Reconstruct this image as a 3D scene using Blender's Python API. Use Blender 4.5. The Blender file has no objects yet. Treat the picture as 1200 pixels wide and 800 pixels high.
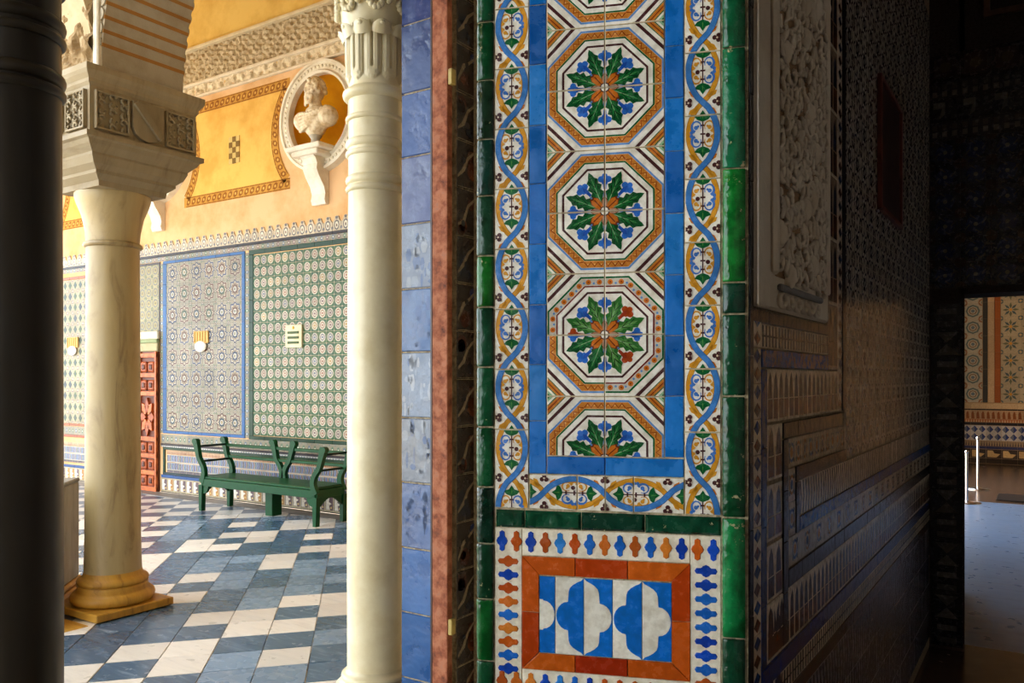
import bpy, math, random
from mathutils import Vector, Matrix
from mathutils.geometry import tessellate_polygon
random.seed(7)
sc = bpy.context.scene
PI = math.pi

# ---------------------------------------------------------------- camera, sky, sun, exposure
# world axes follow the building: x along the gallery's end wall, y along the room wall
cam_d = bpy.data.cameras.new('camera'); cam = bpy.data.objects.new('camera', cam_d)
sc.collection.objects.link(cam); sc.camera = cam
cam_d.sensor_width = 36.0; cam_d.lens = 36.0 * 960 / 1200
cam_d.shift_y = 42 / 1200
cam_d.clip_start = 0.05; cam_d.clip_end = 200
cam.location = (0, 0, 1.55)
YAW = math.atan2(960, 1467)
cam.rotation_euler = (PI / 2, 0, YAW)

wd = bpy.data.worlds.new('sky'); sc.world = wd; wd.use_nodes = True
bg = wd.node_tree.nodes['Background']
bg.inputs['Color'].default_value = (0.83, 0.92, 1.0, 1)
bg.inputs['Strength'].default_value = 5.0

sun_d = bpy.data.lights.new('sun', 'SUN'); sun = bpy.data.objects.new('sun', sun_d)
sc.collection.objects.link(sun)
sun_d.energy = 11.0; sun_d.angle = 0.01; sun_d.color = (1.0, 0.86, 0.66)
sun.rotation_euler = Vector((-0.35, -0.62, -0.75)).to_track_quat('-Z', 'Y').to_euler()

sc.view_settings.view_transform = 'Standard'; sc.view_settings.look = 'None'
sc.view_settings.gamma = 1.0; sc.view_settings.use_curve_mapping = False
sc.view_settings.exposure = 0.45

# ---------------------------------------------------------------- helpers
def lin(c):
    r = []
    for v in c[:3]:
        v /= 255.0
        r.append(v / 12.92 if v <= 0.04045 else ((v + 0.055) / 1.055) ** 2.4)
    return (r[0], r[1], r[2], 1.0)

COL = dict(
    white=(244, 238, 224), cream=(226, 212, 182), blue=(14, 96, 196), dblue=(16, 52, 120), lblue=(96, 142, 200),
    green=(10, 92, 46), dgreen=(8, 58, 38), lgreen=(78, 138, 62), orange=(206, 112, 24), yellow=(226, 168, 44),
    rust=(172, 66, 14), brown=(74, 40, 40), dark=(38, 26, 26), black=(16, 14, 18), teal=(52, 120, 110),
    grout=(188, 172, 140), plaster=(226, 214, 196), stone=(196, 186, 160), red=(150, 62, 40))

class MB:
    """collects polygons with a colour each and links them as one mesh object"""
    def __init__(s):
        s.v = []; s.f = []; s.c = []; s.sm = []
        s.xf = None
    def face(s, pts, col=(255, 255, 255), smooth=False):
        n = len(s.v)
        if s.xf is not None: pts = [tuple(s.xf @ Vector(p)) for p in pts]
        s.v += [tuple(p) for p in pts]; s.f.append(tuple(range(n, n + len(pts)))); s.c.append(col); s.sm.append(smooth)
    def mesh_part(s, vs, fs, col=(255, 255, 255), smooth=False):
        n = len(s.v)
        if s.xf is not None: vs = [tuple(s.xf @ Vector(p)) for p in vs]
        s.v += [tuple(p) for p in vs]
        for f in fs:
            s.f.append(tuple(n + i for i in f)); s.c.append(col); s.sm.append(smooth)
    def box(s, x0, x1, y0, y1, z0, z1, col=(255, 255, 255), ch=0.0):
        if ch <= 0:
            vs = [(x0, y0, z0), (x1, y0, z0), (x1, y1, z0), (x0, y1, z0), (x0, y0, z1), (x1, y0, z1), (x1, y1, z1), (x0, y1, z1)]
            fs = [(3, 2, 1, 0), (4, 5, 6, 7), (0, 1, 5, 4), (1, 2, 6, 5), (2, 3, 7, 6), (3, 0, 4, 7)]
            s.mesh_part(vs, fs, col)
        else:
            c = ch
            rings = []
            for z, i in ((z0, c), (z0 + c, 0), (z1 - c, 0), (z1, c)):
                rings.append([(x0 + i, y0 + c, z), (x0 + c, y0 + i, z), (x1 - c, y0 + i, z), (x1 - i, y0 + c, z),
                              (x1 - i, y1 - c, z), (x1 - c, y1 - i, z), (x0 + c, y1 - i, z), (x0 + i, y1 - c, z)])
            vs = [p for r in rings for p in r]; fs = []
            for k in range(3):
                for j in range(8):
                    a = k * 8 + j; b = k * 8 + (j + 1) % 8
                    fs.append((a, b, b + 8, a + 8))
            fs.append(tuple(reversed(range(8)))); fs.append(tuple(range(24, 32)))
            s.mesh_part(vs, fs, col)
    def prism(s, poly, z0, z1, col=(255, 255, 255), axis='z'):
        """poly CCW; axis z: (x,y) outline extruded in z; axis y: (x,z) outline extruded in y; axis x: (y,z) outline extruded in x"""
        n = len(poly)
        def P(p, h):
            return (p[0], p[1], h) if axis == 'z' else ((p[0], h, p[1]) if axis == 'y' else (h, p[0], p[1]))
        vs = [P(p, z0) for p in poly] + [P(p, z1) for p in poly]
        tr = tessellate_polygon([[Vector((p[0], p[1], 0)) for p in poly]])
        fs = []
        for t in tr:
            a = [poly[i] for i in t]
            ar = (a[1][0] - a[0][0]) * (a[2][1] - a[0][1]) - (a[1][1] - a[0][1]) * (a[2][0] - a[0][0])
            t = tuple(t) if ar > 0 else tuple(reversed(t))
            fs.append(tuple(reversed(t))); fs.append(tuple(i + n for i in t))
        for i in range(n):
            j = (i + 1) % n; fs.append((i, j, j + n, i + n))
        if axis == 'y': fs = [tuple(reversed(f)) for f in fs]
        s.mesh_part(vs, fs, col)
    def lathe(s, prof, seg=32, c=(0, 0), col=(255, 255, 255), smooth=True, caps=True):
        vs = []; fs = []
        for r, z in prof:
            for k in range(seg):
                a = 2 * PI * k / seg; vs.append((c[0] + r * math.cos(a), c[1] + r * math.sin(a), z))
        for i in range(len(prof) - 1):
            for k in range(seg):
                a = i * seg + k; b = i * seg + (k + 1) % seg
                fs.append((a, b, b + seg, a + seg))
        s.mesh_part(vs, fs, col, smooth)
        if caps:
            s.face([vs[k] for k in reversed(range(seg))], col); m = (len(prof) - 1) * seg
            s.face([vs[m + k] for k in range(seg)], col)
    def tube(s, path, r, seg=8, col=(255, 255, 255), smooth=True):
        vs = []; fs = []; n = len(path)
        rr = r if isinstance(r, (list, tuple)) else [r] * n
        for i, p in enumerate(path):
            p = Vector(p); q0 = Vector(path[max(0, i - 1)]); q1 = Vector(path[min(n - 1, i + 1)])
            d = (q1 - q0).normalized()
            u = d.cross(Vector((0, 0, 1)) if abs(d.z) < 0.9 else Vector((1, 0, 0))).normalized(); w = d.cross(u)
            for k in range(seg):
                a = 2 * PI * k / seg; vs.append(tuple(p + (u * math.cos(a) + w * math.sin(a)) * rr[i]))
        for i in range(n - 1):
            for k in range(seg):
                a = i * seg + k; b = i * seg + (k + 1) % seg
                fs.append((a, a + seg, b + seg, b))
        fs.append(tuple(range(seg))); fs.append(tuple(reversed(range((n - 1) * seg, n * seg))))
        s.mesh_part(vs, fs, col, smooth)
    def grid(s, fn, nu, nv, col=(255, 255, 255), smooth=True, wrap=False):
        vs = [fn(i / nu, j / nv) for j in range(nv + 1) for i in range(nu if wrap else nu + 1)]
        m = nu if wrap else nu + 1; fs = []
        for j in range(nv):
            for i in range(nu):
                i2 = (i + 1) % m
                fs.append((j * m + i, j * m + i2, (j + 1) * m + i2, (j + 1) * m + i))
        s.mesh_part(vs, fs, col, smooth)
    def ell(s, c, r, col=(255, 255, 255), nu=14, nv=9, rot=None):
        R = rot or Matrix.Identity(3)
        def fn(u, v):
            a = 2 * PI * u; b = PI * (v - 0.5)
            p = R @ Vector((r[0] * math.cos(a) * math.cos(b), r[1] * math.sin(a) * math.cos(b), r[2] * math.sin(b)))
            return (c[0] + p.x, c[1] + p.y, c[2] + p.z)
        s.grid(fn, nu, nv, col, True, True)
    def data(s, name):
        me = bpy.data.meshes.new(name); me.from_pydata(s.v, [], s.f)
        at = me.color_attributes.new('Col', 'FLOAT_COLOR', 'CORNER')
        buf = []; cache = {}
        for p in me.polygons:
            c = s.c[p.index]
            if c not in cache: cache[c] = lin(c)
            buf.extend(cache[c] * p.loop_total)
        at.data.foreach_set('color', buf)
        me.polygons.foreach_set('use_smooth', s.sm)
        me.update()
        return me
    def build(s, name, mat, parent=None, loc=(0, 0, 0), rz=0.0):
        me = s.data(name); me.materials.append(MAT[mat])
        return link(name, me, parent, loc, rz)

def link(name, me, parent=None, loc=(0, 0, 0), rz=0.0):
    o = bpy.data.objects.new(name, me); sc.collection.objects.link(o)
    o.location = loc; o.rotation_euler = (0, 0, rz)
    if parent: o.parent = parent
    return o
def tag(o, label=None, cat=None, group=None, kind=None):
    if label: o['label'] = label
    if cat: o['category'] = cat
    if group: o['group'] = group
    if kind: o['kind'] = kind
    return o
def thing(name, label, cat, loc=(0, 0, 0), rz=0.0, group=None):
    o = link(name, None, None, loc, rz); return tag(o, label, cat, group)
def copy_tree(o, parent=None):
    c = o.copy(); sc.collection.objects.link(c); c.parent = parent
    for ch in list(o.children): copy_tree(ch, c)
    return c

# ---------------------------------------------------------------- materials
MAT = {}
def new_mat(name, rough=0.5, spec=0.5, metal=0.0):
    m = bpy.data.materials.new(name); m.use_nodes = True; MAT[name] = m
    nt = m.node_tree; b = nt.nodes['Principled BSDF']
    b.inputs['Roughness'].default_value = rough; b.inputs['Metallic'].default_value = metal
    b.inputs['Specular IOR Level'].default_value = spec
    return m, nt, b
def nd(nt, t, **kw):
    n = nt.nodes.new(t)
    for k, v in kw.items(): setattr(n, k, v)
    return n
def ramp(nt, stops):
    r = nd(nt, 'ShaderNodeValToRGB'); e = r.color_ramp.elements
    while len(e) < len(stops): e.new(0.5)
    for i, (p, c) in enumerate(stops):
        e[i].position = p; e[i].color = lin(c) if max(c) > 1 else (c[0], c[1], c[2], 1)
    return r
def mix(nt, kind, fac, a, b):
    m = nd(nt, 'ShaderNodeMix', data_type='RGBA', blend_type=kind)
    for sock, v in ((m.inputs[0], fac), (m.inputs[6], a), (m.inputs[7], b)):
        if hasattr(v, 'links'): nt.links.new(v, sock)
        elif isinstance(v, (int, float)): sock.default_value = v
        else: sock.default_value = v
    return m.outputs[2]
def noise(nt, scale, detail=4, rough=0.55, vec=None, dist=0.0):
    n = nd(nt, 'ShaderNodeTexNoise'); n.inputs['Scale'].default_value = scale; n.inputs['Detail'].default_value = detail
    n.inputs['Roughness'].default_value = rough; n.inputs['Distortion'].default_value = dist
    if vec: nt.links.new(vec, n.inputs['Vector'])
    return n
def bump(nt, b, h, strength=0.2, dist=0.01):
    bp = nd(nt, 'ShaderNodeBump'); bp.inputs['Strength'].default_value = strength; bp.inputs['Distance'].default_value = dist
    nt.links.new(h, bp.inputs['Height']); nt.links.new(bp.outputs[0], b.inputs['Normal'])

def vc_mat(name, rough, spec, var=0.12, nscale=30, nlo=(0.78, 0.76, 0.72), bstr=0.12, bscale=14, rvar=0.0, coat=0.0, bdist=0.01):
    """vertex colour x fine wear x a little difference from piece to piece"""
    m, nt, b = new_mat(name, rough, spec)
    a = nd(nt, 'ShaderNodeAttribute', attribute_name='Col')
    geo = nd(nt, 'ShaderNodeNewGeometry')
    oi = nd(nt, 'ShaderNodeObjectInfo')
    n = noise(nt, nscale, 5, 0.6, geo.outputs['Position'])
    r = ramp(nt, [(0.36, nlo), (0.56, (1, 1, 1))]); nt.links.new(n.outputs[0], r.inputs[0])
    c = mix(nt, 'MULTIPLY', 1.0, a.outputs['Color'], r.outputs[0])
    mr = nd(nt, 'ShaderNodeMapRange'); mr.inputs[3].default_value = 1 - var; mr.inputs[4].default_value = 1 + var
    nt.links.new(oi.outputs['Random'], mr.inputs[0])
    hs = nd(nt, 'ShaderNodeHueSaturation'); nt.links.new(mr.outputs[0], hs.inputs['Value']); nt.links.new(c, hs.inputs['Color'])
    nt.links.new(hs.outputs[0], b.inputs['Base Color'])
    n2 = noise(nt, bscale, 3, 0.5, geo.outputs['Position'])
    bump(nt, b, n2.outputs[0], bstr, bdist)
    if rvar:
        mr2 = nd(nt, 'ShaderNodeMapRange'); mr2.inputs[1].default_value = 0.35; mr2.inputs[2].default_value = 0.65
        mr2.inputs[3].default_value = rough; mr2.inputs[4].default_value = rough + rvar
        nt.links.new(n.outputs[0], mr2.inputs[0]); nt.links.new(mr2.outputs[0], b.inputs['Roughness'])
    return m
vc_mat('glaze', 0.14, 0.5, 0.10, 42, (0.80, 0.77, 0.72), 0.35, 22, 0.18)
vc_mat('glaze_far', 0.28, 0.25, 0.14, 60, (0.80, 0.77, 0.72), 0.10, 30, 0.1)
vc_mat('glaze_room', 0.16, 0.25, 0.14, 42, (0.7, 0.67, 0.62), 0.2, 30, 0.1)
vc_mat('glaze_green', 0.10, 0.4, 0.35, 26, (0.42, 0.5, 0.46), 0.5, 30, 0.2)
vc_mat('glaze_blue', 0.16, 0.5, 0.16, 16, (0.70, 0.74, 0.80), 0.5, 16, 0.35)
def chips(name):
    nt = MAT[name].node_tree; b = nt.nodes['Principled BSDF']; src = b.inputs['Base Color'].links[0].from_socket
    geo = nd(nt, 'ShaderNodeNewGeometry'); n = noise(nt, 34, 7, 0.72, geo.outputs['Position'])
    r = ramp(nt, [(0.64, (0, 0, 0)), (0.67, (1, 1, 1))]); nt.links.new(n.outputs[0], r.inputs[0])
    nt.links.new(mix(nt, 'MIX', r.outputs[0], src, lin((196, 184, 140))), b.inputs['Base Color'])
chips('glaze_green')
vc_mat('grout', 0.95, 0.2, 0.0, 70, (0.55, 0.5, 0.45), 0.8, 90)
vc_mat('paint', 0.9, 0.2, 0.04, 2.2, (0.84, 0.76, 0.62), 0.15, 40)
vc_mat('plaster', 0.85, 0.3, 0.04, 5, (0.86, 0.82, 0.76), 0.3, 60)
vc_mat('stucco', 0.9, 0.2, 0.0, 9, (0.72, 0.66, 0.58), 0.5, 90)
vc_mat('marble_cream', 0.32, 0.5, 0.05, 7, (0.86, 0.82, 0.72), 0.05, 30)
vc_mat('sculpture', 0.6, 0.4, 0.0, 12, (0.8, 0.74, 0.64), 0.2, 60)
vc_mat('green_paint', 0.40, 0.22, 0.06, 25, (0.75, 0.8, 0.78), 0.15, 50)
vc_mat('wood', 0.5, 0.4, 0.1, 14, (0.6, 0.52, 0.45), 0.2, 40)
vc_mat('dark_metal', 0.4, 0.5, 0.0, 20, (0.7, 0.7, 0.7), 0.1, 40)

def vein_mat(name, base, vein, mid, rough, scale=1.6, pos='object'):
    m, nt, b = new_mat(name, rough, 0.5)
    oi = nd(nt, 'ShaderNodeObjectInfo'); geo = nd(nt, 'ShaderNodeNewGeometry')
    vm = nd(nt, 'ShaderNodeVectorMath', operation='MULTIPLY_ADD')
    nt.links.new(oi.outputs['Random'], vm.inputs[0]); vm.inputs[1].default_value = (37, 53, 19)
    nt.links.new(geo.outputs['Position'], vm.inputs[2])
    mp = nd(nt, 'ShaderNodeMapping'); mp.inputs['Scale'].default_value = (1, 6.0, 1)
    rz = nd(nt, 'ShaderNodeMath', operation='MULTIPLY'); rz.inputs[1].default_value = 6.28
    nt.links.new(oi.outputs['Random'], rz.inputs[0])
    cx = nd(nt, 'ShaderNodeCombineXYZ'); nt.links.new(rz.outputs[0], cx.inputs[2]); nt.links.new(cx.outputs[0], mp.inputs['Rotation'])
    nt.links.new(vm.outputs[0], mp.inputs['Vector'])
    n = noise(nt, scale * 3, 8, 0.65, mp.outputs[0], 0.5)
    r = ramp(nt, [(0.28, vein), (0.46, mid), (0.66, base), (0.85, base)]); nt.links.new(n.outputs[0], r.inputs[0])
    mr = nd(nt, 'ShaderNodeMapRange'); mr.inputs[3].default_value = 0.82; mr.inputs[4].default_value = 1.12
    nt.links.new(oi.outputs['Random'], mr.inputs[0])
    hs = nd(nt, 'ShaderNodeHueSaturation'); nt.links.new(mr.outputs[0], hs.inputs['Value']); nt.links.new(r.outputs[0], hs.inputs['Color'])
    nt.links.new(hs.outputs[0], b.inputs['Base Color'])
    n2 = noise(nt, 9, 3, 0.5, geo.outputs['Position'])
    mr2 = nd(nt, 'ShaderNodeMapRange'); mr2.inputs[3].default_value = rough * 0.6; mr2.inputs[4].default_value = rough * 1.5
    nt.links.new(n2.outputs[0], mr2.inputs[0]); nt.links.new(mr2.outputs[0], b.inputs['Roughness'])
    bump(nt, b, n2.outputs[0], 0.08, 0.01)
vein_mat('floor_white', (230, 222, 210), (204, 196, 186), (222, 214, 202), 0.3)
vein_mat('floor_blue', (56, 82, 106), (118, 138, 156), (68, 94, 118), 0.24)
vein_mat('floor_mid', (122, 144, 166), (164, 176, 188), (110, 134, 158), 0.26)
vein_mat('column_marble', (168, 147, 102), (120, 96, 60), (160, 138, 94), 0.4, 0.6)
vein_mat('pale_stone', (154, 137, 106), (122, 103, 74), (146, 129, 98), 0.7, 0.7)
vein_mat('grey_stone', (150, 144, 132), (112, 104, 92), (140, 134, 122), 0.6, 0.8)
vein_mat('shade_stone', (48, 38, 24), (28, 22, 16), (42, 34, 22), 0.4, 1.0)  # shade of the free colonnette, put into the stone colour
vein_mat('gold_stone', (196, 146, 50), (120, 76, 20), (180, 130, 40), 0.5, 1.0)
vein_mat('border_stone', (112, 104, 98), (80, 74, 72), (104, 98, 92), 0.45, 1.2)
vein_mat('patio_marble', (226, 214, 190), (190, 178, 158), (216, 204, 182), 0.6, 0.6)
vein_mat('hall_floor_lit', (112, 136, 170), (84, 104, 134), (104, 128, 160), 0.3, 0.7)  # blue sky light on the hall floor, put into its colour
vein_mat('room_floor', (96, 74, 58), (58, 44, 36), (84, 64, 50), 0.22, 1.2)

def bust_mat():
    m, nt, b = new_mat('carved_marble', 0.6, 0.4)
    geo = nd(nt, 'ShaderNodeNewGeometry'); n = noise(nt, 14, 6, 0.6, geo.outputs['Position'])
    r = ramp(nt, [(0.3, (190, 160, 116)), (0.6, (238, 222, 192))]); nt.links.new(n.outputs[0], r.inputs[0]); nt.links.new(r.outputs[0], b.inputs['Base Color'])
    bump(nt, b, n.outputs[0], 0.3, 0.01)
bust_mat()
def iron_mat():
    m, nt, b = new_mat('rust_iron', 0.75, 0.3)
    geo = nd(nt, 'ShaderNodeNewGeometry')
    n = noise(nt, 26, 8, 0.7, geo.outputs['Position'])
    r = ramp(nt, [(0.3, (70, 34, 26)), (0.46, (150, 84, 56)), (0.58, (182, 116, 84)), (0.75, (150, 110, 96))])
    nt.links.new(n.outputs[0], r.inputs[0]); nt.links.new(r.outputs[0], b.inputs['Base Color'])
    bump(nt, b, n.outputs[0], 0.5, 0.006)
iron_mat()
def steel_mat():
    m, nt, b = new_mat('steel', 0.25, 0.5, 1.0); b.inputs['Base Color'].default_value = (0.75, 0.75, 0.76, 1)
steel_mat()
def floor_rest_mat():
    m, nt, b = new_mat('floor_rest', 0.3, 0.5)
    geo = nd(nt, 'ShaderNodeNewGeometry'); mp = nd(nt, 'ShaderNodeMapping')
    mp.inputs['Rotation'].default_value = (0, 0, PI / 4); nt.links.new(geo.outputs['Position'], mp.inputs['Vector'])
    ck = nd(nt, 'ShaderNodeTexChecker'); ck.inputs['Scale'].default_value = 1 / 0.28
    ck.inputs['Color1'].default_value = lin((70, 90, 112)); ck.inputs['Color2'].default_value = lin((206, 200, 190))
    nt.links.new(mp.outputs[0], ck.inputs['Vector'])
    n = noise(nt, 6, 6, 0.6, geo.outputs['Position'])
    r = ramp(nt, [(0.3, (0.75, 0.75, 0.75)), (0.6, (1, 1, 1))]); nt.links.new(n.outputs[0], r.inputs[0])
    nt.links.new(mix(nt, 'MULTIPLY', 1.0, ck.outputs[0], r.outputs[0]), b.inputs['Base Color'])
floor_rest_mat()

# ---------------------------------------------------------------- flat designs (u,v) that are cut into tiles
def stroke(pts, w, col, ly, closed=False):
    out = []; n = len(pts)
    def off(i):
        a = pts[(i - 1) % n] if (closed or i > 0) else pts[i]; c = pts[(i + 1) % n] if (closed or i < n - 1) else pts[i]
        dx, dy = c[0] - a[0], c[1] - a[1]; l = math.hypot(dx, dy) or 1
        ww = w[i] if isinstance(w, (list, tuple)) else w
        return (-dy / l * ww / 2, dx / l * ww / 2)
    for i in range(n if closed else n - 1):
        j = (i + 1) % n; o, q = off(i), off(j); a, b = pts[i], pts[j]
        out.append(([(a[0] - o[0], a[1] - o[1]), (b[0] - q[0], b[1] - q[1]), (b[0] + q[0], b[1] + q[1]), (a[0] + o[0], a[1] + o[1])], col, ly))
    return out
def disc(c, r, col, ly, n=10, ry=None):
    ry = ry or r
    return [([(c[0] + r * math.cos(2 * PI * k / n), c[1] + ry * math.sin(2 * PI * k / n)) for k in range(n)], col, ly)]
def ringp(c, r0, r1, n, ph, col, ly):
    out = []
    for k in range(n):
        a = ph + 2 * PI * k / n; b = ph + 2 * PI * (k + 1) / n
        out.append(([(c[0] + r0 * math.cos(a), c[1] + r0 * math.sin(a)), (c[0] + r1 * math.cos(a), c[1] + r1 * math.sin(a)),
                     (c[0] + r1 * math.cos(b), c[1] + r1 * math.sin(b)), (c[0] + r0 * math.cos(b), c[1] + r0 * math.sin(b))], col, ly))
    return out
def place(shape, c, ang, s=1.0, col=None, ly=1):
    ca, sa = math.cos(ang) * s, math.sin(ang) * s
    return ([(c[0] + x * ca - y * sa, c[1] + x * sa + y * ca) for x, y in shape], col, ly)
def rect(u0, v0, u1, v1, col, ly):
    return [([(u0, v0), (u1, v0), (u1, v1), (u0, v1)], col, ly)]
def trans(sh, du, dv, su=1.0, sv=1.0):
    return [([(du + x * su, dv + y * sv) for x, y in p], c, l) for p, c, l in sh]
def clip_tri(poly, u0, v0, u1, v1):
    for ax, lim, sg in ((0, u0, 1), (0, u1, -1), (1, v0, 1), (1, v1, -1)):
        out = []
        for i in range(len(poly)):
            a, b = poly[i - 1], poly[i]
            da, db = (a[ax] - lim) * sg, (b[ax] - lim) * sg
            if da >= 0 and db >= 0: out.append(b)
            elif da >= 0 or db >= 0:
                t = da / (da - db); q = (a[0] + (b[0] - a[0]) * t, a[1] + (b[1] - a[1]) * t)
                out.append(q)
                if db >= 0: out.append(b)
        poly = out
        if len(poly) < 3: return None
    return poly
def cut(shapes, u0, v0, u1, v1):
    out = []
    for p, c, l in shapes:
        xs = [q[0] for q in p]; ys = [q[1] for q in p]
        if max(xs) <= u0 or min(xs) >= u1 or max(ys) <= v0 or min(ys) >= v1: continue
        if len(p) <= 4: tris = [p]
        else: tris = [[p[i] for i in t] for t in tessellate_polygon([[Vector((q[0], q[1], 0)) for q in p]])]
        for t in tris:
            t2 = clip_tri(t, u0, v0, u1, v1)
            if t2: out.append(([(x - u0, y - v0) for x, y in t2], c, l))
    return out
STEP = 0.0003
def tile_mb(w, h, th, base, shapes=(), ch=0.0018, side=None):
    """slab 0..w x 0..h whose front looks to -y at depth th, with the glaze areas standing a hair proud"""
    m = MB(); c = ch; sd = side or base
    bk = [(0, 0, 0), (w, 0, 0), (w, 0, h), (0, 0, h)]
    md = [(0, -(th - c), 0), (w, -(th - c), 0), (w, -(th - c), h), (0, -(th - c), h)]
    fr = [(c, -th, c), (w - c, -th, c), (w - c, -th, h - c), (c, -th, h - c)]
    for i in range(4):
        j = (i + 1) % 4
        m.face([bk[i], bk[j], md[j], md[i]], sd); m.face([md[i], md[j], fr[j], fr[i]], sd)
    m.face(fr, base); m.face(bk[::-1], sd)
    for p, col, l in cut(shapes, c, c, w - c, h - c):
        y = -th - STEP * l
        q = [(x + c, y, z + c) for x, z in p]
        ar = sum(p[i - 1][0] * p[i][1] - p[i][0] * p[i - 1][1] for i in range(len(p)))
        m.face(q if ar > 0 else q[::-1], col)
    return m
MESH = {}
def tile(key, fn, parent, origin, rz, u, v, mat='glaze', name='tile', th_off=0.0, jit=0.0):
    """tile object at (u,v) on a wall frame (origin, turned by rz); meshes are shared by key"""
    k = (key, mat)
    if k not in MESH:
        me = fn().data(name); me.materials.append(MAT[mat]); MESH[k] = me
    ca, sa = math.cos(rz), math.sin(rz)
    loc = (origin[0] + u * ca + th_off * sa, origin[1] + u * sa - th_off * ca, origin[2] + v)
    o = link(name, MESH[k], parent, loc, rz)
    if jit:
        o.rotation_euler = (random.uniform(-jit, jit), random.uniform(-jit, jit) * 0.3, rz + random.uniform(-jit, jit))
    return o

# ---------------------------------------------------------------- the setting
XR = -0.571                      # face of the dark room's wall
L0 = (-1.168, 1.632); R0 = (XR, 1.855)
PRZ = math.atan2(R0[1] - L0[1], R0[0] - L0[0])
WB = 6.70                        # gallery end wall
C = COL

# --- floors
m = MB(); m.box(-5.62, -1.60, -8, WB, -0.3, -0.007); m.box(-17, -5.62, 2.80, WB, -0.3, -0.007)
floor_gal = tag(m.build('floor_gallery', 'floor_rest'), 'white and blue-grey marble floor laid diagonally in the gallery', 'floor', kind='structure')
FO = (-3.35882703, 3.1164644); FA = (0.18201525, 0.20355796); FB = (-0.20022772, 0.21089688)
def ftile_data(mat):
    mm = MB(); g = 0.008; c = 0.003
    P = lambda i, j, z: (i * FA[0] + j * FB[0], i * FA[1] + j * FB[1], z)
    lo = [P(g, g, -0.03), P(1 - g, g, -0.03), P(1 - g, 1 - g, -0.03), P(g, 1 - g, -0.03)]
    md = [(x, y, -c) for x, y, z in lo]
    e = g + 0.008
    up = [P(e, e, 0), P(1 - e, e, 0), P(1 - e, 1 - e, 0), P(e, 1 - e, 0)]
    for i in range(4):
        j = (i + 1) % 4; mm.face([lo[i], lo[j], md[j], md[i]]); mm.face([md[i], md[j], up[j], up[i]])
    mm.face(up)
    me = mm.data('floor_tile'); me.materials.append(MAT[mat]); return me
FT = {k: ftile_data(v) for k, v in dict(W='floor_white', D='floor_blue', M='floor_mid').items()}
# colour of every stone read strip by strip, from j = -2 away towards the end wall
strips = {
    1:  'DWDDWDWWDDWDDWDDWDDW', 0: 'WDDMDWWDMDMWWDDDMWDD', -1: 'DMWDWDWMMMMDWDWDWWDM', -2: 'WMMDWWMMDDWWDDDDWWDM',
    -3: 'DDWWDWDDMMDMDDWWDDMW', -4: 'DWDWDDDWDWMMDWDWDWDW', -5: 'WDWDDDDMWDDDDWWDDDDW', -6: 'DDWDDWDDWDWWWDDMMMMD',
    -7: 'WDWWDDWDWDDWDDWDWDWD', -8: 'DWDDWDWWDDWDWDWDDWDW', -9: 'WDDWDWDDWDWWDWDWWDWD', -10: 'DWDWWDDWDWDDWWDWDDWW',
    -11: 'WDWDDWDWWDWDDWDDWDWD'}
def proj(x, y, z):
    n = math.hypot(1467, 960); e, k = 1467 / n, 960 / n
    X = x * e + y * k; Y = -x * k + y * e
    return 600 + 960 * X / Y, 442 - 960 * (z - 1.55) / Y
for i, row in strips.items():
    for q, ch in enumerate(row):
        j = q - 2
        cx = FO[0] + (i + .5) * FA[0] + (j + .5) * FB[0]; cy = FO[1] + (i + .5) * FA[1] + (j + .5) * FB[1]
        px, py = proj(cx, cy, 0)
        if cy > 6.30 or px < 30 or px > 440 or (cx < -5.25 and cy < 3.1): continue
        link('floor_tile', FT[ch], floor_gal, (FO[0] + i * FA[0] + j * FB[0], FO[1] + i * FA[1] + j * FB[1], random.uniform(-0.0012, 0.0006)))
x = -13.0
while x < -1.7:
    w = random.uniform(0.55, 0.8); mm = MB(); mm.box(x + .003, min(x + w, -1.66) - .003, 6.44, WB - .02, -0.03, 0.001, ch=0.002)
    mm.build('border_slab', 'border_stone', floor_gal); x += w

m = MB(); m.box(-45, -2.3, 7.25, 45, -0.45, -0.02)
tag(m.build('floor_garden', 'patio_marble'), 'pale paving of the yard behind the gallery', 'floor', kind='structure')
m = MB(); m.box(-45, -5.62, -45, 2.80, -0.45, -0.13)
tag(m.build('floor_patio', 'patio_marble'), 'pale marble paving of the open courtyard beyond the kerb', 'floor', kind='structure')
kerb = thing('trim_kerb', 'ochre stone kerb slabs along the courtyard edge under the columns', 'kerb'); tag(kerb, kind='structure')
for k in range(12):
    mm = MB(); mm.box(-5.62, -5.00, 2.83 - 0.8 * (k + 1) + .004, 2.83 - 0.8 * k - .004, -0.14, 0.004, ch=0.004); mm.build('kerb_slab', 'gold_stone', kerb)
for k in range(8):
    mm = MB(); mm.box(-5.66 - 1.2 * (k + 1), -5.66 - 1.2 * k - .006, 2.82, 3.44, -0.14, 0.004, ch=0.004); mm.build('kerb_slab', 'gold_stone', kerb)

m = MB(); m.box(-1.60, 6, -6, 5.42, -0.3, 0.0)
floor_room = tag(m.build('floor_room', 'room_floor'), 'dark terracotta floor of the unlit room', 'floor', kind='structure')

m = MB(); m.box(XR, 6, 5.42, 6.9, -0.3, 0.0); m.box(-2.2, 6, 6.9, 11.75, -0.3, 0.0)  # this part carries the blue pool of light in its colour
tag(m.build('floor_hall', 'hall_floor_lit'), 'floor beyond the doorway with blue sky light put into its colour', 'floor', kind='structure')
m = MB(); m.box(-2.2, 6, 11.75, 17.2, -0.3, 0.0)
tag(m.build('floor_hall_end', 'room_floor'), 'brown terracotta floor along the end wall beyond the doorway', 'floor', kind='structure')
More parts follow.
